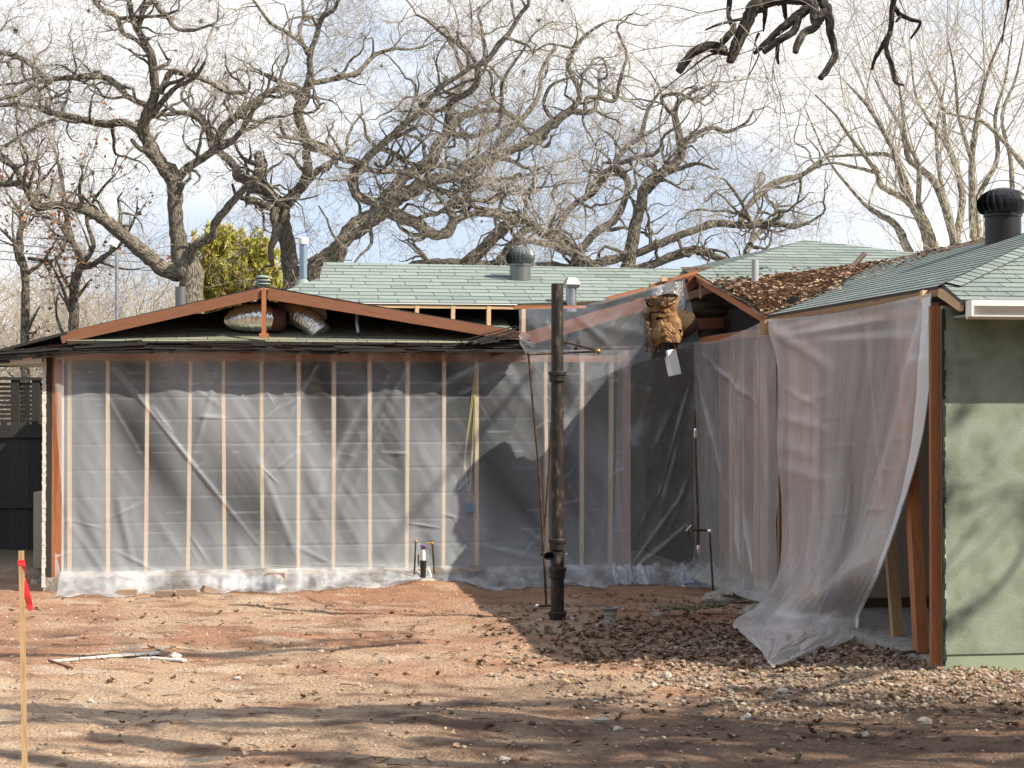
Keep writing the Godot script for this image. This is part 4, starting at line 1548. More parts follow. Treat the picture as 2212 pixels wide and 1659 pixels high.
	mb.tube(PackedVector3Array([at(1427, 645, d), at(1428, 665, d)]), PackedFloat32Array([0.185, 0.06]), 20)
	part("wrap_mouth", mb, M.wool, duct)
	mb = MB.new()
	mb.ball(at(1466, 700, d + 0.12), Vector3(0.2, 0.14, 0.14), 0.16, 31, 12, 18)
	part("loose_wool", mb, M.wool, duct)
	for e in [[1410, 745, 1410, 775, 0.035], [1430, 742, 1428, 760, 0.04], [1396, 700, 1398, 760, 0.03], [1405, 735, 1418, 782, 0.05], [1420, 740, 1412, 765, 0.05], [1452, 735, 1468, 772, 0.035], [1440, 730, 1446, 748, 0.06]]:
		mb = MB.new()
		mb.tube(PackedVector3Array([at(e[0], e[1] - 22, d - 0.05), at(e[0] + 2, e[1], d - 0.08), at(e[2], e[3], d - 0.06)]), PackedFloat32Array([e[4] * 1.4, e[4], e[4] * 0.25]), 10)
		part("torn_strip", mb, M.wool, duct)
	mb = MB.new()
	mb.pipe(at(1440, 728, d), at(1443, 765, d), 0.09, 18)
	mb.box(Transform3D(Basis(Vector3(0, 0, 1), 0.6), at(1424, 768, d - 0.05)), Vector3(0.16, 0.08, 0.12))
	part("black_collar", mb, M.black_plastic, duct)
	mb = MB.new()
	mb.box(Transform3D(Basis(Vector3(0, 0, 1), 0.21) * Basis(UP, 0.5), at(1452, 783, d - 0.08)), Vector3(0.11, 0.27, 0.085))
	part("metal_boot", mb, mat(lin(0.72, 0.73, 0.74), 0.35), duct)
	# foil ducts in the left gable
	var foil := thing("foil_duct", on_b(545, 690, 0.2), "shiny silver foil duct bulging left of the king post", "duct", "silver foil ducts in the gable")
	mb = MB.new()
	pts = PackedVector3Array()
	rad = PackedFloat32Array()
	for i in 30:
		var t := i / 29.0
		pts.append(on_b(490 + 118 * t, 694 - 8 * sin(t * PI), 0.24 - 0.1 * sin(t * PI)))
		rad.append(0.155 * pow(sin(PI * clampf(0.04 + t * 0.9, 0, 1)), 0.45) + 0.006 * sin(t * 70.0) + 0.01 * wob.get_noise_1d(t * 9))
	mb.tube(pts, rad, 26, true)
	for k in mb.v.size():
		mb.v[k] += mb.n[k] * 0.012 * wob.get_noise_3dv(mb.v[k] * 8.0)
	part("foil_sleeve", mb, M.foil, foil)
	mb = MB.new()
	mb.ball(on_b(598, 690, 0.16), Vector3(0.11, 0.14, 0.13), 0.14, 5, 12, 18)
	part("pink_insulation", mb, M.pink_wool, foil)
	var foil2 := thing("foil_duct", on_b(665, 690, 0.2), "shiny silver foil duct curving down right of the king post", "duct", "silver foil ducts in the gable")
	mb = MB.new()
	pts = PackedVector3Array()
	rad = PackedFloat32Array()
	var bend := [on_b(612, 672, 0.5), on_b(630, 676, 0.36), on_b(655, 686, 0.22), on_b(678, 702, 0.14), on_b(692, 720, 0.1)]
	for i in 44:
		var t := i / 43.0
		pts.append(path3(bend, t))
		rad.append(0.125 + 0.007 * sin(t * 120.0) + 0.012 * wob.get_noise_1d(t * 8.0))
	mb.tube(pts, rad, 24, true)
	part("foil_sleeve", mb, M.foil, foil2)
	mb = MB.new()
	mb.ball(on_b(668, 678, 0.36), Vector3(0.2, 0.15, 0.15), 0.04, 8, 12, 18)
	part("pink_insulation", mb, M.beige, foil2)
	mb = MB.new()
	rod(mb, [on_b(772, 672, 0.06), on_b(771, 698, 0.03), on_b(774, 719, 0.0)], 0.022)
	tag(part("gable_pipe", mb, M.galv), "short grey vent pipe under the right rafter of the left gable", "pipe")
	# yellow cables and box behind the film
	var el := thing("electric_cable", on_b(1012, 1098, 0.02), "yellow electric cables hanging to a blue box behind the plastic", "cable")
	for e in [[1030, 770, 1022, 860, 1008, 960, 1001, 1030], [1028, 780, 1024, 880, 1019, 980, 1016, 1082], [1026, 775, 1026, 900, 1018, 1010, 1010, 1090], [1029, 775, 1014, 900, 1004, 990, 1014, 1088]]:
		mb = MB.new()
		var c := []
		var ends := [on_b(e[0], e[1], -0.012), on_b(e[2], e[3], -0.014), on_b(e[4], e[5], -0.014), on_b(e[6], e[7], -0.012)]
		for i in 14:
			c.append(path3(ends, i / 13.0))
		rod(mb, c, 0.005, 6)
		part("cable", mb, M.yellow, el)
	mb = MB.new()
	mb.box(Transform3D(Basis(Vector3(0, 0, 1), 0.25) * Basis(E1, UP, -E2), on_b(1012, 1098, -0.01)), Vector3(0.1, 0.1, 0.05))
	part("box", mb, M.blue_box, el)


func turbine(p: Vector3, r: float, h: float, neck: float, neck_h: float, label: String, m: Material) -> void:
	var o := thing("turbine_vent", p, label, "roof vent", "round turbine vents on the roofs")
	var mb := MB.new()
	mb.lathe(upright(p), [Vector2(neck * 1.25, -0.14), Vector2(neck, -0.05), Vector2(neck, neck_h), Vector2(neck * 1.08, neck_h + 0.005), Vector2(neck * 1.08, neck_h + 0.03)], 30)
	part("neck", mb, m, o)
	mb = MB.new()
	mb.lathe(upright(p + UP * (neck_h + 0.03)), [Vector2(r * 0.72, 0), Vector2(r * 0.84, h * 0.2), Vector2(r * 0.9, h * 0.42), Vector2(r * 0.84, h * 0.66), Vector2(r * 0.62, h * 0.86), Vector2(r * 0.3, h * 0.96), Vector2(0, h)], 30)
	part("core", mb, m, o)
	for i in 22:
		var a := TAU * i / 22.0
		mb = MB.new()
		var pts := []
		for k in 9:
			var t := k / 8.0
			var e := -0.55 + t * 2.0
			var rr := r * cos(clampf(e, -0.6, 1.45)) * 1.02
			var yy := neck_h + 0.03 + h * (0.36 + 0.62 * sin(clampf(e, -0.62, 1.45)))
			var aa := a + 0.25 * t
			pts.append(p + Vector3(rr * cos(aa), yy, rr * sin(aa)))
		for k in 8:
			var q: Vector3 = pts[k]
			var s: Vector3 = pts[k + 1]
			var c := p + UP * (q.y - p.y)
			var out := (q - c).normalized()
			var tan_ := out.cross(UP).normalized()
			var c2 := p + UP * (s.y - p.y)
			var out2 := (s - c2).normalized()
			var tan2 := out2.cross(UP).normalized()
			var wq := TAU / 22.0 * (q - c).length() * 0.8 + 0.004
			var ws := TAU / 22.0 * (s - c2).length() * 0.8 + 0.004
			mb.quad(q - out * 0.02, q + tan_ * -wq + out * 0.004, s + tan2 * -ws + out2 * 0.004, s - out2 * 0.02)
		part("vane", mb, m, o)
	mb = MB.new()
	var ring := []
	for i in 33:
		var a := TAU * i / 32.0
		ring.append(p + Vector3(r * 1.06 * cos(a) * 0.98, neck_h + 0.04 + h * 0.5 + r * 0.8 * sin(a), r * 0.2 * cos(a)))
	rod(mb, ring, 0.004, 5)
	part("bracket", mb, m, o)


func make_vents() -> void:
	var cn := (UP - E2 * 0.252).normalized()
	turbine(on_plane(1124, 604, hp(0, 3.036, 0.6), cn) - UP * 0.01, 0.17, 0.22, 0.128, 0.17, "grey turbine vent spinning ball on the middle green roof", M.vent_metal)
	turbine(hp(1.9, 3.40, -3.92), 0.225, 0.25, 0.165, 0.22, "large black turbine vent on the right roof ridge", M.vent_black)
	var p := on_plane(1234, 655, hp(0, 3.036, 0.6), cn)
	var f := thing("flue", p, "small galvanised flue with a pointed square cap behind the iron stack", "flue pipe")
	var mb := MB.new()
	mb.lathe(upright(p - UP * 0.1), [Vector2(0.062, 0), Vector2(0.062, 0.33)], 20)
	part("flue_pipe", mb, M.galv, f)
	mb = MB.new()
	var top := p + UP * 0.215
	var w := 0.12
	for k in 4:
		var a := TAU * k / 4.0 + 0.5
		var b := TAU * (k + 1) / 4.0 + 0.5
		var q := top + Vector3(cos(a), 0, sin(a)) * w
		var s := top + Vector3(cos(b), 0, sin(b)) * w
		mb.quad(s, q, q * 0.55 + top * 0.45 + UP * 0.075, s * 0.55 + top * 0.45 + UP * 0.075)
		mb.quad(q, s, s * 0.8 + top * 0.2 - UP * 0.04, q * 0.8 + top * 0.2 - UP * 0.04)
	mb.quad(top + Vector3(cos(0.5), 0, sin(0.5)) * w * 0.55 + UP * 0.074, top + Vector3(cos(0.5 - PI / 2), 0, sin(0.5 - PI / 2)) * w * 0.55 + UP * 0.074, top + Vector3(cos(0.5 + PI), 0, sin(0.5 + PI)) * w * 0.55 + UP * 0.074, top + Vector3(cos(0.5 + PI / 2), 0, sin(0.5 + PI / 2)) * w * 0.55 + UP * 0.074)
	part("cap", mb, M.galv, f)
	p = on_b(568, 622, 0.9) - UP * 0.05
	f = thing("roof_vent", p, "small green vent with a domed cap behind the left gable peak", "roof vent")
	mb = MB.new()
	mb.lathe(upright(p), [Vector2(0.07, -0.1), Vector2(0.055, 0.06), Vector2(0.055, 0.13)], 20)
	part("neck", mb, M.vent_green, f)
	for h in [0.085, 0.125, 0.16]:
		mb = MB.new()
		mb.lathe(upright(p + UP * h), [Vector2(0.05, 0.0), Vector2(0.09, 0.004), Vector2(0.088, 0.016), Vector2(0.05, 0.03 if h > 0.15 else 0.018), Vector2(0, 0.036 if h > 0.15 else 0.018)], 22)
		part("cap_ring", mb, M.vent_green, f)
	p = at(655, 612, 23.4)
	f = thing("chimney_flue", p, "tall blue-grey metal flue with a pale cap beside the second oak trunk", "flue pipe")
	mb = MB.new()
	mb.lathe(upright(p), [Vector2(0.05, -0.4), Vector2(0.05, 0.54)], 20)
	part("flue_pipe", mb, mat(lin(0.26, 0.33, 0.4), 0.4, 0.7), f)
	mb = MB.new()
	mb.lathe(upright(p), [Vector2(0.05, 0.5), Vector2(0.064, 0.505), Vector2(0.064, 0.58), Vector2(0.058, 0.585), Vector2(0, 0.586)], 20)
	part("cap", mb, M.white_paint, f)
	mb = MB.new()
	mb.lathe(upright(p), [Vector2(0.13, -0.06), Vector2(0.075, 0.02), Vector2(0.05, 0.05)], 20)
	part("flashing", mb, M.vent_green, f)
	var fn := (UP - E2 * 0.225).normalized()
	p = on_plane(1631, 622, hp(0, 2.74, -2.76), fn)
	f = thing("plumbing_vent", p, "plain grey vent pipe left of the heap of leaves", "pipe")
	mb = MB.new()
	mb.lathe(upright(p), [Vector2(0.037, -0.06), Vector2(0.037, 0.3), Vector2(0.03, 0.302), Vector2(0.03, 0.15)], 18)
	part("pipe", mb, mat(lin(0.3, 0.32, 0.34), 0.6), f)
	mb = MB.new()
	mb.lathe(upright(p), [Vector2(0.08, -0.03), Vector2(0.045, 0.02), Vector2(0.036, 0.045)], 18)
	part("flashing", mb, M.vent_green, f)
	# lamp-like pole behind the left gable
	p = at(252, 700, 25.5)
	f = thing("metal_pole", Vector3(p.x, -0.1, p.z), "slim galvanised pole standing behind the left roof slope", "pole")
	mb = MB.new()
	mb.lathe(upright(Vector3(p.x, -0.1, p.z)), [Vector2(0.03, 0), Vector2(0.028, 4.13), Vector2(0, 4.135)], 16)
	part("pole", mb, M.galv, f)
	mb = MB.new()
	mb.box(Transform3D(Basis(Vector3(0, 0, 1), -0.5) * Basis(UP, 0.4), at(246, 523, 25.5)), Vector3(0.13, 0.1, 0.05))
	part("head", mb, M.white_paint, f)
	p = at(390, 640, 25.0)
	mb = MB.new()
	mb.lathe(upright(Vector3(p.x, -0.1, p.z)), [Vector2(0.075, 0), Vector2(0.075, 3.62)], 16)
	tag(part("dark_post", mb, M.vent_metal), "dark round post at the foot of the first oak trunk", "post")
	# power lines
	for k in 3:
		mb = MB.new()
		var c := []
		for i in 12:
			var t := i / 11.0
			c.append(at(lerpf(-200, 760, t), lerpf(505 + k * 17, 562 + k * 17, t) - 14.0 * sin(t * PI) * -1.0, 36.0))
		rod(mb, c, 0.012, 5)
		tag(part("power_line", mb, M.galv), "pale overhead wire crossing the juniper, %s of three" % ["upper", "middle", "lower"][k], "wire", "overhead wires behind the oaks")
	mb = MB.new()
	var way := sun_way()
	var s0 := on_b(1115, 844, -0.02) - way * 9.7
	var s1 := on_b(884, 1121, -0.02) - way * 17.0
	rod(mb, [s0 + (s0 - s1) * 0.15, s0, s1, s1 + (s1 - s0) * 0.25], 0.028, 8)
	tag(part("overhead_cable", mb, M.black_plastic), "black overhead cable to the house, outside the view to the right", "cable")


func make_yard() -> void:
	# stake with tape
	var b := at(56, 1690, 8.75)
	var t := at(46, 1190, 8.78)
	var st := thing("survey_stake", b, "slim pale wooden stake with red tape at its top, near left", "stake")
	wood("stake", b - UP * 0.25, t, 0.025, 0.024, M.stake, st, Vector3(0.2, 0, 1))
	var mb := MB.new()
	mb.beam(t - UP * 0.07, t - UP * 0.044, 0.032, 0.0305, Vector3(0.2, 0, 1))
	part("tape_wrap", mb, M.red_tape, st)
	var tail := func(s: float, q: float) -> Vector3:
		var k := path3([at(47, 1216, 8.72), at(53, 1232, 8.70), at(56, 1265, 8.71), at(61, 1295, 8.73), at(66, 1319, 8.72)], q)
		return k + Vector3(0.016 * (s - 0.5) * 2.0 * cos(q * 4.0), 0, 0.016 * (s - 0.5) * sin(q * 4.0) + 0.004 * sin(q * 20.0))
	sheet("tape_tail", M.red_tape, 4, 30, tail, st)
	# bricks
	var bricks := [[275, 1288, 0.1, 0.0, "brick lying at the left end of the row along the plastic foot"], [357, 1287, -0.05, 0.0, "brick in the middle of the row along the plastic foot"], [404, 1288, 0.12, 0.0, "brick lying right next to the tilted one"], [457, 1281, 0.5, 0.35, "tilted brick at the right end of the row"], [596, 1246, 0.05, 0.0, "brick weighing down the plastic at the bottom plate"]]
	for e in bricks:
		var p := on_y(e[0], e[1], -0.1)
		p.y = gy(p.x, -p.z) + 0.03
		if e[0] == 596:
			p = on_b(596, 1243, -0.1)
		mb = MB.new()
		var g := rng.randf_range(0.85, 1.15)
		mb.col = Color(g, g, g)
		mb.box(Transform3D(Basis(UP, e[2]) * Basis(Vector3(0, 0, 1), -e[3]), p), Vector3(0.2, 0.062, 0.095))
		tag(part("brick", mb, M.brick), e[4], "brick", "loose bricks at the foot of the plastic")
	# broken white boards
	var boards := [[236, 1417, 345, 1410, 0.09, "broken white board lying flat on the sand, left of centre"], [100, 1424, 242, 1418, 0.05, "thin white board half buried left of the broken one"], [300, 1418, 400, 1423, 0.06, "short white board piece by the wedge-shaped stone"]]
	for e in boards:
		var p := on_y(e[0], e[1], -0.08)
		var q := on_y(e[2], e[3], -0.08)
		p.y = gy(p.x, -p.z) + 0.012
		q.y = gy(q.x, -q.z) + 0.016
		mb = MB.new()
		var bits := 4
		for i in bits:
			var f0 := i / float(bits) + 0.01
			var f1 := (i + 1) / float(bits) - 0.01 * (i % 2)
			var j := Vector3(0, rng.randf_range(-0.008, 0.006), rng.randf_range(-0.012, 0.012))
			mb.beam(p.lerp(q, f0) + j, p.lerp(q, f1) + j * 0.4, e[4] * rng.randf_range(0.6, 1.1), 0.014)
		tag(part("white_board", mb, M.plaster), e[5], "board", "broken white boards on the sand")
	mb = MB.new()
	var r0 := on_y(105, 1430, -0.08)
	var r1 := on_y(156, 1449, -0.08)
	rod(mb, [r0 + UP * 0.012, r1 + UP * 0.02], 0.012, 6)
	tag(part("rusty_bar", mb, M.cedar), "short reddish stick on the sand right of the stake", "stick")
	mb = MB.new()
	mb.beam(on_y(1945, 1410, 0.012), on_y(2030, 1402, 0.012), 0.05, 0.018)
	tag(part("dark_lath", mb, M.old_wood), "dark splintered lath on the slab edge at the reddish post", "lath")
	# broken concrete at the foot of the wall
	for e in [[820, 1262, 0.3, 0.09, "broken concrete lump under the sink pipes"], [1065, 1262, 0.42, 0.08, "low grey concrete ridge between sink pipes and iron stack"], [1560, 1296, 0.22, 0.09, "pale concrete corner of the slab beside the riser"], [1635, 1328, 0.2, 0.09, "pale slab corner under the curtain's foot"]]:
		var p := on_y(e[0], e[1], -0.08)
		mb = MB.new()
		mb.ball(p, Vector3(e[2], e[3], 0.16), 0.12, int(e[0]), 22, 34)
		for k in mb.v.size():
			mb.v[k] += mb.n[k] * (0.05 * lump.get_noise_3dv(mb.v[k] * 90.0) + 0.02 * lump.get_noise_3dv(mb.v[k] * 300.0))
		tag(part("concrete_lump", mb, M.concrete), e[4], "concrete", "broken concrete along the slab edge")
	for e in [[1578, 1285, 0.09, "mossy scrap of insulation beside the riser foot"], [1610, 1300, 0.1, "mossy scrap of insulation on the plastic edge"], [1545, 1308, 0.13, "greenish insulation scrap on the slab corner"], [1460, 1312, 0.16, "dull green insulation scraps left of the slab corner"]]:
		var p := on_y(e[0], e[1], -0.02)
		mb = MB.new()
		for i in 60:
			var w := p + Vector3(rng.randfn() * e[2] * 0.6, rng.randf_range(-0.01, 0.012), rng.randfn() * e[2] * 0.5)
			mb.ball(w, Vector3(rng.randf_range(0.1, 0.25), 0.07, rng.randf_range(0.1, 0.25)) * e[2], 0.45, int(e[0]) + i, 5, 7)
		tag(part("insulation_scrap", mb.flat(), M.moss), e[3], "insulation scrap", "scraps of insulation at the slab corner")
	# fence on the left
	var fd := 25.0
	var fence := thing("wood_fence", at(40, 1150, fd), "tall black picket fence in shadow at the far left", "fence")
	var u := -170.0
	while u < 175.0:
		var p := at(u, 1000, fd)
		var w := 0.14
		mb = MB.new()
		var g := rng.randf_range(0.7, 1.4)
		mb.col = Color(g, g, g)
		mb.uo = Vector2(rng.randf() * 5, rng.randf() * 5)
		var h0 := -0.1
		var h1 := 1.62 + rng.randf_range(-0.015, 0.015)
		var z := rng.randf_range(-0.006, 0.006)
		mb.box(upright(Vector3(p.x, (h0 + h1) * 0.5, p.z + z)), Vector3(w, h1 - h0, 0.018))
		mb.box(upright(Vector3(p.x, h1 + 0.02, p.z + z)), Vector3(w * 0.62, 0.04, 0.018))
		part("picket", mb, M.fence, fence)
		u += w * FOCAL / fd * 1.015
	for v in [938.0, 1090.0]:
		var p := at(-175, v, fd - 0.03)
		var q := at(178, v, fd - 0.03)
		wood("rail", p, Vector3(q.x, p.y, q.z), 0.04, 0.09, M.fence, fence)
	fd = 27.0
	var lat := thing("slat_screen", at(40, 900, fd), "weathered slat screen rising above the black fence", "fence")
	for e in [34, 79, 125, 170, -20, -80]:
		var p := at(e, 830, fd)
		wood("post", Vector3(p.x, -0.1, p.z), Vector3(p.x, 2.3 - 0.03, p.z), 0.12, 0.1, M.fence, lat, Vector3(0, 0, 1))
	for k in 9:
		var y := 1.66 + k * 0.068
		wood("slat", Vector3(at(-180, 800, fd).x, y, -fd - 0.06), Vector3(at(180, 800, fd).x, y, -fd - 0.06), 0.016, 0.045, M.lattice, lat)
	wood("cap_rail", Vector3(at(-180, 800, fd).x, 2.3, -fd), Vector3(at(180, 800, fd).x, 2.28, -fd), 0.14, 0.04, M.fence, lat)
	# pale unit by the corner
	var c := at(93, 1130, 20.6)
	var ac := thing("meter_cabinet", Vector3(c.x, -0.1, c.z), "pale grey cabinet half hidden by the house corner", "cabinet")
	mb = MB.new()
	mb.box(upright(Vector3(c.x + 0.06, 0.48, c.z)), Vector3(0.26, 0.85, 0.3))
	part("case", mb, mat(lin(0.3, 0.3, 0.27), 0.6), ac)
	mb = MB.new()
	mb.box(upright(Vector3(c.x + 0.06, -0.02, c.z)), Vector3(0.22, 0.3, 0.26))
	part("stand", mb, M.concrete, ac)


func make_leaf_pile() -> void:
	var fy := func(b: float) -> float: return 2.74 + 0.225 * (b + 2.76)
	var pile := thing("leaf_pile", hp(0.9, fy.call(-1.2), -1.2), "large heap of brown dead leaves in the roof valley", "leaf pile", "", "stuff")
	# height of the heap over roof coordinates
	var surf := func(a: float, b: float) -> Vector3:
		var y := maxf(fy.call(b), 2.75 + 0.345 * a)
		var va: float = 0.643 * (b + 2.76)
		var off := a - va
		var s := b + 2.76
		var wide := 0.15 + 0.5 * sin(PI * clampf((s - 0.1) / 2.9, 0, 1))
		var k := exp(-pow(maxf(0.0, -off) / (wide * 1.5), 2)) if off < 0 else exp(-pow(off / 0.22, 2))
		k *= smoothstep(0.15, 0.7, s) * smoothstep(3.4, 2.7, s)
		return hp(a, y + 0.085 * k * (1.0 + 0.6 * lump.get_noise_2d(a * 90, b * 90)) - 0.012, b)
	var pts := []
	for i in 40:
		for j in 40:
			pts.append(surf.call(-0.05 + 2.6 * j / 39.0, -2.7 + 3.3 * (1.0 - i / 39.0)))
	var mb := MB.new()
	mb.col = Color(0.06, 0.036, 0.022)
	mb.grid(pts, 40)
	part("leaf_mould", mb, M.stone, pile)
	var where := []
	var tint := []
	while where.size() < 7500:
		var b := -2.72 + 3.2 * rng.randf()
		var a := rng.randf_range(0.0, 2.4)
		var va := 0.643 * (b + 2.76)
		var off := a - va
		var s := b + 2.76
		var wide := 0.15 + 0.5 * sin(PI * clampf((s - 0.1) / 2.9, 0, 1))
		var k := exp(-pow(maxf(0.0, -off) / (wide * 1.75), 3)) if off < 0 else exp(-pow(off / 0.2, 2))
		if rng.randf() > k + 0.012:
			continue
		var p: Vector3 = surf.call(a, b)
		var z := rng.randf_range(0.045, 0.075)
		where.append(Transform3D(up_turned(0.5).scaled(Vector3(z, z, z)), p + UP * rng.randf_range(0.008, 0.03)))
		var g := rng.randf_range(0.6, 1.25)
		var cc := Vector3(0.18, 0.115, 0.072).lerp(Vector3(0.42, 0.3, 0.21), rng.randf()) * g
		tint.append(Color(cc.x, cc.y, cc.z))
	tag(scatter("leaves", leaf_mesh(0.4), M.leaf, where, tint, pile), "", "", "", "stuff")
	mb = MB.new()
	rod(mb, [hp(1.5, fy.call(-0.3) + 0.05, -0.3), hp(1.75, fy.call(-0.2) + 0.14, -0.25), hp(1.9, fy.call(-0.2) + 0.28, -0.2)], 0.03, 7)
	tag(part("dead_branch", mb, M.old_wood), "short dead branch sticking out of the leaf heap", "branch")
	mb = MB.new()
	for i in 7:
		var p := hp(1.35 + rng.randf() * 0.5, 0, -6.6 + rng.randf() * 0.3)
		var q := ab(p)
		p.y = 2.62 + 0.345 * (q.y + 7.55) + 0.03
		rod(mb, [p, p + E1 * rng.randf_range(-0.25, 0.25) + E2 * rng.randf_range(-0.1, 0.1) + UP * 0.02], 0.006, 5)
	tag(part("twig_bunch", mb, M.old_wood), "small bunch of fallen twigs on the front right roof", "twigs")


# ---------- trees ----------

class Bough:
	var big := MB.new()
	var fine := MB.new()
	var tips := []
	var paths := []
	var step := 0.12
	var kink := 0.42
	var rise := 0.05
	var fork := 0.3
	var most := 3
	var spray := 0.5
	var rn := RandomNumberGenerator.new()

	func any() -> Vector3:
		return Vector3(rn.randfn(), rn.randfn(), rn.randfn()).normalized()

	func aim(p: Vector3, d: Vector3, s: float) -> void:
		var y := (d + any() * 0.35).normalized()
		var x := y.cross(any()).normalized()
		tips.append(Transform3D(Basis(x, y, x.cross(y)).scaled(Vector3(s, s, s)), p))

	func grow(p: Vector3, d: Vector3, length: float, r: float, lvl: int) -> void:
		var n := maxi(2, int(length / step))
		var pts := PackedVector3Array([p])
		var rad := PackedFloat32Array([r])
		for k in n:
			d = (d + any() * kink * (1.0 if rn.randf() < 0.75 else 2.0) + Vector3.UP * rise).normalized()
			p += d * step * rn.randf_range(0.7, 1.3)
			var rr := maxf(0.0028, r * (1.0 - 0.75 * (k + 1.0) / n))
			pts.append(p)
			rad.append(rr)
			if lvl < most and rn.randf() < fork:
				var s := d.cross(any()).normalized()
				grow(p, (d * 0.55 + s * 0.85).normalized(), length * rn.randf_range(0.35, 0.75), maxf(0.003, rr * 0.75), lvl + 1)
			elif rr < 0.016 and rn.randf() < spray:
				aim(p, (d + d.cross(any()) * 0.9).normalized(), rn.randf_range(0.6, 1.15))
		aim(p, d, rn.randf_range(0.7, 1.2))
		(big if r > 0.02 else fine).tube(pts, rad, 6 if r > 0.04 else (5 if r > 0.018 else 3))


func spray_mesh(seed_: int, length: float, kink: float, sub: int, r0: float) -> ArrayMesh:
	var mb := MB.new()
	var rn := RandomNumberGenerator.new()
	rn.seed = seed_
	var jobs := [[Vector3.ZERO, Vector3.UP, length, r0, 0]]
	while jobs.size():
		var j: Array = jobs.pop_back()
		var p: Vector3 = j[0]
		var d: Vector3 = j[1]
		var n := 5 if j[4] < 2 else 3
		var pts := PackedVector3Array([p])
		var rad := PackedFloat32Array([j[3]])
		for k in n:
			d = (d + Vector3(rn.randfn(), rn.randfn(), rn.randfn()) * kink).normalized()
			p += d * j[2] / n
			pts.append(p)
			rad.append(maxf(0.0012, j[3] * (1.0 - 0.6 * (k + 1.0) / n)))
			if j[4] < sub:
				var s := d.cross(Vector3(rn.randfn(), rn.randfn(), rn.randfn())).normalized()
				if rn.randf() < 0.62:
					jobs.append([p, (d * 0.6 + s * 0.8).normalized(), j[2] * rn.randf_range(0.35, 0.6), j[3] * 0.7, j[4] + 1])
		mb.tube(pts, rad, 3)
	return mb.mesh()


